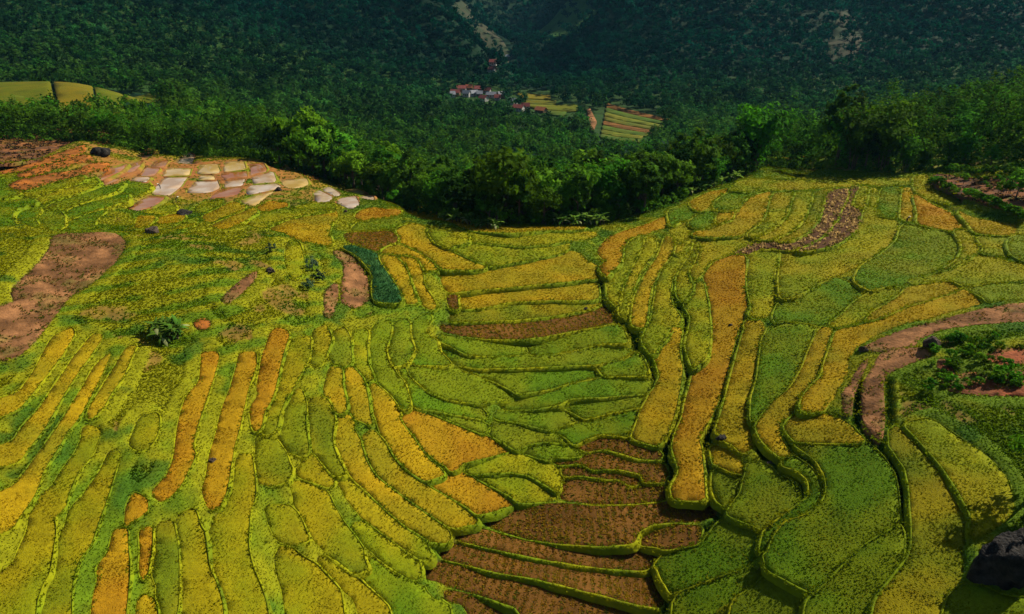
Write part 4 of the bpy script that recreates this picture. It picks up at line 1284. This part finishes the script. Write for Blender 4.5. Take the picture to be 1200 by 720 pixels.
def trunk_mesh(kind):
    mb = MB()
    if kind == 'bamboo':
        for k in range(12):
            th = random.uniform(0, 6.28); L = random.uniform(8, 13); rad = random.uniform(1.2, 3.6)
            us = [0, .35, .7, 1]
            mb.tube([(math.cos(th) * (.4 + rad * u * u), math.sin(th) * (.4 + rad * u * u), L * (u - .28 * u ** 4) - (.6 if u == 0 else 0)) for u in us], [.06, .055, .045, .02], 5)
        return mb.mesh("trunk_bamboo", M['bark'])
    h, r = {'round': (7.5, .26), 'tall': (9.5, .28), 'spread': (8, .32), 'pale': (6.5, .22), 'shrub': (1.2, .06), 'bluebush': (1.3, .06)}[kind]
    mb.tube([(0, 0, -1.0), (.08 * r, 0, h * .35), (.25 * r, .2 * r, h * .7), (0, .3 * r, h)], [r * 1.35, r, r * .75, r * .35], 8)
    for k in range(4):
        th = k * 1.57 + random.uniform(-.5, .5); z0 = h * random.uniform(.45, .75); L = h * random.uniform(.28, .42)
        mb.tube([(0, 0, z0), (math.cos(th) * L * .5, math.sin(th) * L * .5, z0 + L * .35), (math.cos(th) * L, math.sin(th) * L, z0 + L * .6)], [r * .5, r * .34, r * .12], 6)
    return mb.mesh("trunk_" + kind, M['bark'])

KINDS_ = ['round', 'tall', 'spread', 'pale', 'bamboo', 'shrub', 'bluebush']
CROWN = {k: [crown_mesh(k) for _ in range(3 if k != 'bluebush' else 2)] for k in KINDS_}
TRUNK = {k: trunk_mesh(k) for k in KINDS_}
TNAME = {'round': 'broadleaf_tree', 'tall': 'tall_tree', 'spread': 'spreading_tree', 'pale': 'pale_tree', 'bamboo': 'bamboo_clump', 'shrub': 'shrub', 'bluebush': 'bush'}
def plant(kind, x, y, z, sc, label, cat, group=None):
    o = empty(TNAME[kind], (float(x), float(y), float(z)), random.uniform(0, 6.28), sc)
    link(bpy.data.objects.new("crown", random.choice(CROWN[kind])), o)
    link(bpy.data.objects.new("culms" if kind == 'bamboo' else ("stem" if kind in ('shrub', 'bluebush') else "trunk"), TRUNK[kind]), o)
    return tag(o, label, cat, group)

# banana plants: arching torn blades round a green stem
def banana_mesh(nleaf=12, L=2.6):
    V, F, C = [], [], []
    for k in range(nleaf):
        th = k * 2.4 + random.uniform(-.3, .3)
        el0 = random.uniform(.25, 1.5); ln = L * random.uniform(.75, 1.2); wd = ln * .12
        tone = np.array((.085, .175, .018)) * random.uniform(.7, 1.35)
        if random.random() < .1: tone = np.array((.32, .36, .14))
        p = np.array([0, 0, L * .55]); el = el0; prev = None
        for i in range(6):
            w_ = wd * [.25, .85, 1, .95, .7, .08][i]
            sd_ = np.array([-math.sin(th), math.cos(th), 0]) * w_
            n0 = len(V)
            V += [p - sd_ - (0, 0, w_ * .35), p, p + sd_ - (0, 0, w_ * .35)]; C += [tone, tone * 1.15, tone]
            if prev is not None:
                F += [(prev, prev + 1, n0 + 1), (prev, n0 + 1, n0), (prev + 1, prev + 2, n0 + 2), (prev + 1, n0 + 2, n0 + 1)]
            prev = n0
            p = p + np.array([math.cos(th) * math.cos(el), math.sin(th) * math.cos(el), math.sin(el)]) * ln / 5
            el -= .33
    return mesh_np("leaves_banana", np.array(V), np.array(F), M['leaf'], np.array(C))
BAN = [banana_mesh() for _ in range(4)]
BSTEM = MB().tube([(0, 0, -.4), (0, 0, .8), (0, .03, 1.6)], [.17, .14, .08], 7).mesh("stem_banana", M['bark'])
def banana(x, y, z, sc, label, group):
    o = empty("banana_plant", (float(x), float(y), float(z)), random.uniform(0, 6.28), sc)
    link(bpy.data.objects.new("leaves", random.choice(BAN)), o)
    link(bpy.data.objects.new("stem", BSTEM), o)
    return tag(o, label, "banana plant", group)

# ------------------------------------------------------------------ forest
CLEAR = [(l['xy'], .30 if l['cl'] == 't' else (.1 if l['cl'] == 'e' else 0)) for l in LOTS if l['far']]
HOUSES = [(534, 112, 'red'), (541, 107, 'red'), (555, 112, 'grey'), (561, 107, 'red'), (567, 118, 'red'), (576, 114, 'grey'), (589, 114, 'grey'), (600, 122, 'grey'), (608, 130, 'red'), (634, 132, 'orange'), (575, 84, 'red'), (578, 76, 'red'), (596, 69, 'grey'), (529, 114, 'grey'), (547, 113, 'grey'), (550, 106, 'orange'), (571, 109, 'red'), (583, 117, 'red'), (562, 113, 'grey'), (616, 128, 'red')]
HXY = [hit(h[0], h[1])[0] for h in HOUSES]
cand = []
yy = 178.0
while yy < 2300:
    sp = 8.4 + yy * .0030 if yy < 900 else 10.9 + (yy - 900) * .006
    if yy < 330: sp = 6.3
    x = np.arange(-.93 * yy - 20, .93 * yy + 20, sp)
    x = x + RNG.uniform(-.42, .42, len(x)) * sp
    y = yy + RNG.uniform(-.42, .42, len(x)) * sp
    cand.append(np.stack([x, y, np.full(len(x), sp)], 1))
    yy += sp * .9
cand = np.concatenate(cand)
m = ~in_poly(cand[:, 0], cand[:, 1], OPEN)
for c in CLEAR:
    m &= ~in_poly(cand[:, 0], cand[:, 1], c[0]) | (RNG.random(len(cand)) < c[1])
for h in HXY:
    m &= np.hypot(cand[:, 0] - h[0], cand[:, 1] - h[1]) > 8
cand = cand[m]
cz = np.where(cand[:, 1] < 290, tz(cand[:, 0], cand[:, 1]), far_z(cand[:, 0], cand[:, 1]))
hgt = RNG.uniform(8, 20, len(cand)) * (.75 + .5 * fbm(cand[:, 0], cand[:, 1], 35, 64, 2))
right_grove = (cand[:, 1] < 335) & (cand[:, 0] / cand[:, 1] > .33)
hgt = np.where(right_grove, hgt * 1.25, hgt)
hgt = np.where((cand[:, 1] < 372) & (cand[:, 0] / cand[:, 1] < -.42), np.clip(hgt, 8, 12.5), hgt)
pu, pv = to_pix(cand[:, 0], cand[:, 1], cz + hgt)
gu, gv = to_pix(cand[:, 0], cand[:, 1], cz)
vis = (pu > -60) & (pu < 1260) & (pv < 330) & (gv > -25)
KEEP = [(h[0], h[1] - k, q[1]) for h, q in zip(HOUSES, HXY) for k in (0, 4)]
for l in LOTS:   # keep the view over the canopy to the open land in the valley
    if l['far'] and l['cl'] not in 'te':
        lx, ly = scatter_in(l['xy'], 9.0)
        qu, qv = to_pix(lx, ly, lot_z(l, lx, ly))
        KEEP += [(a, b, c) for a, b, c in zip(qu, qv, ly) if RNG.random() < (.7 if b > 0 and a > 300 else .4)]
for a, b, c in KEEP:
    rad = 2.6 * FOC / cand[:, 1]
    vis &= ~((np.abs(pu - a) < rad + 2) & (pv < b + 1) & (gv > b - 1) & (cand[:, 1] < c - 2) & (cand[:, 1] > 250))
cand, cz, hgt, pu, pv = cand[vis], cz[vis], hgt[vis], pu[vis], pv[vis]
dist = np.hypot(cand[:, 0], cand[:, 1])
inframe = (pu > 5) & (pu < 1195)
order = np.argsort(np.where(inframe, dist, 1e9))
single = np.zeros(len(cand), bool)
single[order[:285]] = True
TLAB = {
 'round': ("dark green broadleaf tree with rounded crown along the terrace rim", "broadleaf tree"),
 'tall': ("tall blackish green tree in the forest edge below the terraces", "tree"),
 'spread': ("light yellow-green spreading tree at the forest edge below the terraces", "tree"),
 'pale': ("pale green loose-crowned tree at the forest edge below the terraces", "tree"),
 'bamboo': ("feathery arching bamboo clump standing in the forest edge", "bamboo")}
for i in np.nonzero(single)[0]:
    x, y = cand[i, :2]
    rr = random.random()
    if x / y > .33: kind = 'bamboo' if rr < .6 else 'tall'
    else: kind = 'round' if rr < .38 else 'tall' if rr < .58 else 'spread' if rr < .72 else 'pale' if rr < .85 else 'bamboo'
    nom = {'round': 11.5, 'tall': 15, 'spread': 11.5, 'pale': 10.3, 'bamboo': 12.0}[kind]
    plant(kind, x, y, cz[i] - .2, hgt[i] / nom * random.uniform(.82, 1.08), *TLAB[kind], group="trees along the forest edge")
# the rest of the wood reads as one mass
def forest_mass(sel, name, label):
    Vs, Fs, Cs, n0 = [], [], [], 0
    for i in np.nonzero(sel)[0]:
        x, y, sp = cand[i]
        d = dist[i]
        n = int(np.clip(52000 / d, 34, 190))
        r = sp * RNG.uniform(.42, .72)
        h = hgt[i]
        # an uneven dome of leaf sprays
        nk = max(5, n // 11)
        th = RNG.uniform(0, 2 * np.pi, nk); q = RNG.uniform(-.15, 1, nk); rr = RNG.uniform(.55, 1, nk)
        cc = np.stack([np.cos(th) * np.sqrt(1 - q * q) * r * rr, np.sin(th) * np.sqrt(1 - q * q) * r * rr, h * .58 + q * h * .44 * rr], 1)
        k = RNG.integers(0, nk, n)
        P = cc[k] + RNG.normal(size=(n, 3)) * r * .2 + np.array([x, y, cz[i]])
        big = fbm(np.array([x]), np.array([y]), 60, 88, 2)[0]
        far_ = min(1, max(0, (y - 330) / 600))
        tone = (GREEN * (1 - far_) + np.array((.001, .033, .017)) * far_) * RNG.uniform(.4, 1.6) * (.5 + 1.0 * big) * np.array((RNG.uniform(.8, 1.5), 1, RNG.uniform(.7, 1.3)))  # leaves turn dark teal with distance: haze and shade put into the colour
        C = tone[None] * RNG.uniform(.7, 1.3, (n, 1)) * RNG.uniform(.8, 1.2, nk)[k][:, None]
        V, F, Cv = leaf_tris(P, r * 1.5 / math.sqrt(n) * 2.1, C, P - np.array([x, y, cz[i] + h * .5]))
        Vs.append(V); Fs.append(F + n0); Cs.append(Cv); n0 += len(V)
    if name == "forest":   # undergrowth that closes the wood near its edge
        ux, uy = np.meshgrid(np.arange(-300, 300, 4.2), np.arange(184, 330, 4.2))
        ux = (ux + RNG.uniform(-2, 2, ux.shape)).ravel(); uy = (uy + RNG.uniform(-2, 2, uy.shape)).ravel()
        k = ~in_poly(ux, uy, OPEN) & (np.abs(ux) < .9 * uy)
        for a in CLEAR: k &= ~in_poly(ux, uy, a[0])
        ux, uy = ux[k], uy[k]
        uz = np.where(uy < 290, tz(ux, uy), far_z(ux, uy))
        n = 46
        for x, y, z in zip(ux, uy, uz):
            r, h = RNG.uniform(1.8, 3.0), RNG.uniform(2.0, 4.6)
            dv = RNG.normal(size=(n, 3)); dv /= np.linalg.norm(dv, axis=1)[:, None]
            dv[:, 2] = np.abs(dv[:, 2])
            P = dv * np.array([r, r, h]) * RNG.uniform(.6, 1, (n, 1)) + np.array([x, y, z])
            C = GREEN[None] * RNG.uniform(.6, 1.5) * RNG.uniform(.75, 1.3, (n, 1)) * np.array((1.25, 1, 1))
            V, F, Cv = leaf_tris(P, .95, C, dv)
            Vs.append(V); Fs.append(F + n0); Cs.append(Cv); n0 += len(V)
    V, F, C = np.concatenate(Vs), np.concatenate(Fs), np.concatenate(Cs)
    o = link(bpy.data.objects.new(name, mesh_np(name, V, F, M['mass'], C)))
    tag(o, label, "forest", None, "stuff")
    CNT[name] = (int(sel.sum()), len(F))
forest_mass(~single & (cand[:, 1] < 640), "forest", "dense green forest falling away below the terraces into the valley")
forest_mass(~single & (cand[:, 1] >= 640), "mountain_forest", "dark forest covering the far mountainsides above the village")

for u, v, kind, s_, lab in [(612, 258, 'spread', 1.75, "huge yellow-green spreading tree rising from the forest edge"), (655, 258, 'pale', 1.5, "pale green tree beside the huge yellow-green one"), (505, 242, 'bamboo', 1.25, "feathery bamboo leaning over the banana row"), (700, 255, 'spread', 1.3, "bright spreading tree above the amber terrace"),
                           (775, 240, 'pale', 1.45, "pale leafy tree where the forest edge bends uphill"), (838, 214, 'spread', 1.3, "broad green tree beside the small stepped fields"), (365, 190, 'spread', 1.2, "light green tree behind the last flooded paddies"), (560, 256, 'tall', 1.15, "tall dark tree next to the huge yellow-green one")]:
    p = hit(u, v)[0]
    yy_ = min(p[1], float(np.interp(u, [300, 470, 520, 580, 700, 790, 880], [258, 224, 208, 198, 198, 214, 246]))) + 5
    plant(kind, p[0] / p[1] * yy_, yy_, float(tz(p[0] / p[1] * yy_, yy_)) - .3, s_, lab, "tree")

# ------------------------------------------------------------------ village
def house(px_, py_, roof, n):
    p = hit(px_, py_)[0]
    z = float(far_z(p[0], p[1]))
    L, Wd, Hh = random.uniform(8, 11.5) * (1 if n < 13 else .7), random.uniform(6, 7.5) * (1 if n < 13 else .75), random.uniform(2.8, 3.8)
    o = empty("village_house", (float(p[0]), float(p[1]), z + .3), random.uniform(-.7, .7))
    wall = MB().box(-L / 2, L / 2, -Wd / 2, Wd / 2, -1.5, Hh)
    wall.add([(-L / 2, -Wd / 2, Hh), (-L / 2, Wd / 2, Hh), (-L / 2, 0, Hh + 2.2), (L / 2, -Wd / 2, Hh), (L / 2, Wd / 2, Hh), (L / 2, 0, Hh + 2.2)], [(0, 1, 2), (3, 5, 4)])
    wall.build("wall", M['plaster'] if n % 3 else M['timber'], o)
    rf = MB()
    for s in (-1, 1):
        ov = .9
        a0, a1 = s * (Wd / 2 + ov), 0.0
        z0_, z1_ = Hh - ov * 2.5 / (Wd / 2), Hh + 2.5
        V = [(-L / 2 - .7, a0, z0_), (L / 2 + .7, a0, z0_), (L / 2 + .7, a1, z1_), (-L / 2 - .7, a1, z1_)]
        V += [(q[0], q[1], q[2] + .18) for q in V]
        rf.add(V, [(0, 1, 2, 3), (4, 7, 6, 5), (0, 4, 5, 1), (2, 6, 7, 3), (0, 3, 7, 4), (1, 5, 6, 2)])
    rf.build("roof", M['roof_' + roof], o)
    dr = MB().box(-.55, .55, -Wd / 2 - .06, -Wd / 2 + .02, .0, 2.1).build("door", M['timber'], o)
    for sx in (-1, 1):
        MB().box(sx * L * .3 - .6, sx * L * .3 + .6, -Wd / 2 - .05, -Wd / 2 + .02, 1.0, 2.2).build("window", M['glass'], o)
    lab = {0: "red-roofed village house at the outer edge beside forest trees", 1: "red-roofed village house tucked behind the outermost house", 2: "grey-roofed white house between the red village roofs", 3: "red-roofed village house behind the white grey-roofed house",
           4: "broad pinkish red roof in the middle of the village", 5: "small grey roof beside the broad pinkish red one", 6: "grey-roofed house near the valley fields", 7: "small grey shed roof above the large red farmhouse",
           8: "large red-roofed farmhouse beside the valley rice fields", 9: "orange-roofed hut standing between trees in the valley fields", 10: "red roof alone in forest above the village", 11: "highest red roof in the forest above the village", 12: "grey-roofed house on the bare slope above the village",
           13: "small grey shed outermost in the village", 14: "low grey roof between two red-roofed houses", 15: "orange-roofed house at the upper edge of the village", 16: "red roof beside the forest at the upper village edge", 17: "small red roof next to the grey-roofed houses", 18: "little grey roof above the broad pinkish red one", 19: "small red roof joined to the large farmhouse"}[n]
    tag(o, lab, "house", "village houses in the valley")
for n, (a, b, c) in enumerate(HOUSES): house(a, b, c, n)

# ------------------------------------------------------------------ boulders
def boulder(u, v, wpx, hpx, mat, label, seed, squash=.62):
    p = hit(u, v)[0]
    d = math.hypot(p[1], p[2] - CAMZ)
    rx = wpx * d / FOC / 2; rz = hpx * d / FOC / 1.7
    n, m_ = 56, 30
    th = np.linspace(0, 2 * np.pi, n, endpoint=False); ph = np.linspace(.02, np.pi - .02, m_)
    PH, TH = np.meshgrid(ph, th, indexing='ij')
    D = np.stack([np.sin(PH) * np.cos(TH), np.sin(PH) * np.sin(TH), np.cos(PH)], -1)
    rg = np.random.default_rng(seed)
    R = np.ones(PH.shape)
    for k in range(17):   # planes chip the mass into facets
        nn = rg.normal(size=3); nn /= np.linalg.norm(nn)
        lim = rg.uniform(.5, .88)
        dt = D @ nn
        R = np.minimum(R, np.where(dt > .05, lim / np.maximum(dt, .05), 9))
    R = R * (1 + (fbm(D[..., 0] * 3 + seed, D[..., 1] * 3 + D[..., 2] * 2, .8, seed, 5) - .5) * .42)
    V = (D * R[..., None]) * np.array([rx, rx * .8, rz])
    V = V.reshape(-1, 3)
    idx = np.arange(n * m_).reshape(m_, n)
    nx = np.roll(idx, -1, 1)
    Q = np.stack([idx[:-1], idx[1:], nx[1:], nx[:-1]], -1).reshape(-1, 4)
    o = link(bpy.data.objects.new("boulder", mesh_np("boulder", V, Q, M[mat])))
    zz = float(tz(p[0], p[1]))
    o.location = (float(p[0]), float(p[1]), zz + rz * .22)
    o.rotation_euler = (0, 0, random.uniform(0, 6))
    tag(o, label, "boulder")
for args in [
    (1186, 668, 100, 82, 'rock_dark', "huge black rounded boulder on the grass beside the olive rice", 3),
    (119, 182, 27, 18, 'rock_dark', "large black boulder between orange mud terraces and green bank", 4),
    (180, 274, 22, 11, 'rock_grey', "low grey-brown boulder on the grassy crest", 5),
    (216, 252, 24, 9, 'rock_dark', "long dark boulder lying between golden terraces", 6),
    (1093, 408, 22, 20, 'rock_grey', "grey boulder where the dry paths fork by the shrubs", 7),
    (318, 319, 13, 9, 'rock_grey', "jagged grey-brown rock on the grassy hill terraces", 8),
    (249, 541, 9, 8, 'rock_grey', "small round grey rock in the amber rice strip", 9),
    (845, 518, 15, 9, 'rock_dark', "dark rock lodged in the overgrown ditch", 10),
    (903, 541, 13, 8, 'rock_grey', "brownish rock at the head of the curved ditch", 11),
    (857, 379, 7, 5, 'rock_grey', "small rock at the top of the dark straight ditch", 12),
    (326, 225, 9, 7, 'rock_dark', "little dark rock beside the flooded paddies", 13),
    (686, 362, 7, 5, 'rock_dark', "small dark rock above the long brown stubble field", 14),
    (1012, 413, 14, 9, 'rock_grey', "low rock at the corner of the dry path", 15),
    (405, 250, 6, 5, 'rock_grey', "small pale rock above the golden terrace", 16)]:
    boulder(*args)

# ------------------------------------------------------------------ single plants on the terraces
def gpt(u, v):
    p = hit(u, v)[0]
    return float(p[0]), float(p[1]), float(tz(p[0], p[1]))
x, y, z = gpt(198, 394)
bc = empty("banana_clump", (x, y, z))
for k in range(18):
    th, rr = k * 2.4, .46 * math.sqrt(k)
    b = link(bpy.data.objects.new("plant", BAN[k % 4]), bc)
    b.location = (math.cos(th) * rr, math.sin(th) * rr * .8, random.uniform(-.7, .3)); b.rotation_euler = (random.uniform(-.25, .25), random.uniform(-.25, .25), random.uniform(0, 6)); b.scale = [random.uniform(.65, 1.05)] * 3
    link(bpy.data.objects.new("stem", BSTEM), b)
tag(bc, "big clump of banana plants alone on the grassy slope", "banana clump")
for u, v, s, lab in [(318, 296, .75, "round dark bush on the crest of the grassy hill"), (366, 316, 1.0, "blue-grey bush on the edge of the hill terraces"), (374, 330, .95, "blue-grey bush just above the pale path"), (362, 338, .8, "smaller blue-grey bush at the foot of its pair")]:
    x, y, z = gpt(u, v)
    plant('bluebush', x, y, z, s, lab, "bush")
for k in range(46):   # shrubs of the plot on red soil
    u, v = random.uniform(1084, 1196), random.uniform(394, 458)
    x, y, z = gpt(u, v)
    plant('shrub', x, y, z - .1, random.uniform(.4, .85), "low green shrub on the red soil plot beside the dry path", "shrub", "shrubs on the red soil plot")
for k in range(70):   # garden on the raised bank under the grove
    u, v = random.uniform(1100, 1198), random.uniform(205, 238)
    if v > 212 + (u - 1092) * .34: continue
    x, y, z = gpt(u, v)
    plant('shrub', x, y, z + 1.3, random.uniform(.5, 1.1), "dark garden shrub on the raised bank under the bamboo grove", "shrub", "garden shrubs on the raised bank")
for k in range(44):   # hedge along the bank of that garden
    t = k / 43
    u, v = 1090 + 110 * t, 217 + 44 * t ** .9
    x, y, z = gpt(u, v)
    plant('shrub', x, y, z, random.uniform(.75, 1.05), "dense dark hedge shrub along the garden bank", "shrub", "hedge along the garden bank")
for u, v, kind, s, lab in [(1188, 240, 'pale', .8, "slender-trunked tree standing in the raised garden"), (1216, 575, 'spread', .75, "dark spreading tree at the edge above the huge black boulder"), (1218, 232, 'tall', .8, "tall dark tree beside the raised garden"), (1160, 196, 'round', .6, "small round tree at the back of the raised garden")]:
    x, y, z = gpt(u, v)
    plant(kind, x, y, z - .2, s, lab, "tree")
for k in range(64):   # bananas and scrub fringing the forest
    if k < 26: u = 478 + 100 * k / 25; v = 238 + (u - 478) * .27
    elif k < 46: u = 640 + 66 * (k - 26) / 19; v = 263
    else: u = 712 + 150 * (k - 46) / 17; v = 258 - (u - 712) * .32
    x, y, z = gpt(u + random.uniform(-2, 2), v + random.uniform(.5, 3))
    banana(x, y, z - .1, random.uniform(.75, 1.25), "banana plant in the row fringing the forest below the terraces", "banana plants fringing the forest")
for k in range(70):
    u = random.uniform(470, 880); v = np.interp(u, [470, 520, 580, 640, 700, 750, 790, 830, 880], [237, 250, 262, 263, 261, 250, 238, 220, 204]) - random.uniform(-1, 3)
    x, y, z = gpt(u, v)
    y = min(y, float(np.interp(u, [470, 520, 580, 700, 790, 880], [222, 206, 196, 196, 212, 242])))
    plant('shrub', x, y, float(tz(x, y)) - .1, random.uniform(.8, 1.9), "leafy dark shrub filling the foot of the forest edge", "shrub", "undergrowth shrubs at the foot of the forest edge")
for k in range(46):
    u = random.uniform(150, 470); v = np.interp(u, [150, 240, 300, 360, 420, 470], [166, 174, 186, 197, 215, 240]) + random.uniform(-2, 6)
    x, y, z = gpt(u, v)
    plant('shrub', x, y, z - .1, random.uniform(.6, 1.3), "leafy green shrub on the bank above the flooded paddies", "shrub", "shrubs on the bank behind the flooded paddies")

# ------------------------------------------------------------------ people at work
def person(u, v, face, mat, label):
    x, y, z = gpt(u, v)
    me = bpy.data.meshes.new("person")
    J = [(0, 0, .92), (0, .22, 1.18), (0, .44, 1.32), (0, .52, 1.38), (0, .64, 1.42),
         (.1, 0, .86), (.12, .06, .48), (.12, -.02, .06), (.12, .14, .03), (-.1, 0, .86), (-.13, .02, .47), (-.13, -.08, .06), (-.13, .08, .03),
         (.19, .42, 1.28), (.24, .48, 1.0), (.2, .62, .78), (-.19, .42, 1.28), (-.25, .5, 1.0), (-.2, .64, .8)]
    E = [(0, 1), (1, 2), (2, 3), (3, 4), (0, 5), (5, 6), (6, 7), (7, 8), (0, 9), (9, 10), (10, 11), (11, 12), (2, 13), (13, 14), (14, 15), (2, 16), (16, 17), (17, 18)]
    R = [.15, .15, .17, .07, .1, .1, .075, .055, .05, .1, .075, .055, .05, .075, .055, .04, .075, .055, .04]
    me.from_pydata(J, E, [])
    me.materials.append(M[mat])
    o = bpy.data.objects.new("person", me)
    link(o)
    sk = o.modifiers.new("skin", 'SKIN')
    for i, r in enumerate(R): me.skin_vertices[0].data[i].radius = (r, r)
    me.skin_vertices[0].data[0].use_root = True
    sb = o.modifiers.new("sub", 'SUBSURF'); sb.levels = sb.render_levels = 1
    o.location = (x, y, z + .12); o.rotation_euler = (0, 0, face)
    n = 14
    hat = MB().add([(0, .64, 1.68)] + [(math.cos(t) * .27, .64 + math.sin(t) * .27, 1.47) for t in np.linspace(0, 2 * math.pi, n, endpoint=False)], [(0, 1 + k, 1 + (k + 1) % n) for k in range(n)] + [tuple(range(n, 0, -1))])
    hat.build("hat", M['straw'], o)
    tag(o, label, "person")
person(1062, 262, -1.2, 'cloth_dark', "person in dark clothes and pale hat bending beside golden rice")
person(188, 221, 1.4, 'cloth_blue', "person in brown bending over the pale flooded paddy")
person(207, 239, -1.0, 'cloth_dark', "person in white hat on the bund below the flooded paddies")

# ------------------------------------------------------------------ haze in the valley air
m, n, out = mat_new("haze")
pv_ = n.nodes.new("ShaderNodeVolumePrincipled")
pv_.inputs["Color"].default_value = (0.20, 0.62, 0.95, 1)
pv_.inputs["Density"].default_value = 0.000026
pv_.inputs["Anisotropy"].default_value = 0.1
n.links.new(pv_.outputs[0], out.inputs["Volume"])
top = max(float(FZ.max()) + 25, 330)
hz = MB().box(-4600, 4600, -60, 3120, float(min(TZ.min(), FZ.min())) - 1.2, top)
ho = hz.build("haze", m)
ho["kind"] = "stuff"
print("COUNTS", CNT, "lots", len(LOTS), "trees", int(single.sum()), len(cand), "tris", sum(len(me.polygons) for me in bpy.data.meshes), "FZ", FZ.min(), FZ.max(), TZ.min(), TZ.max())
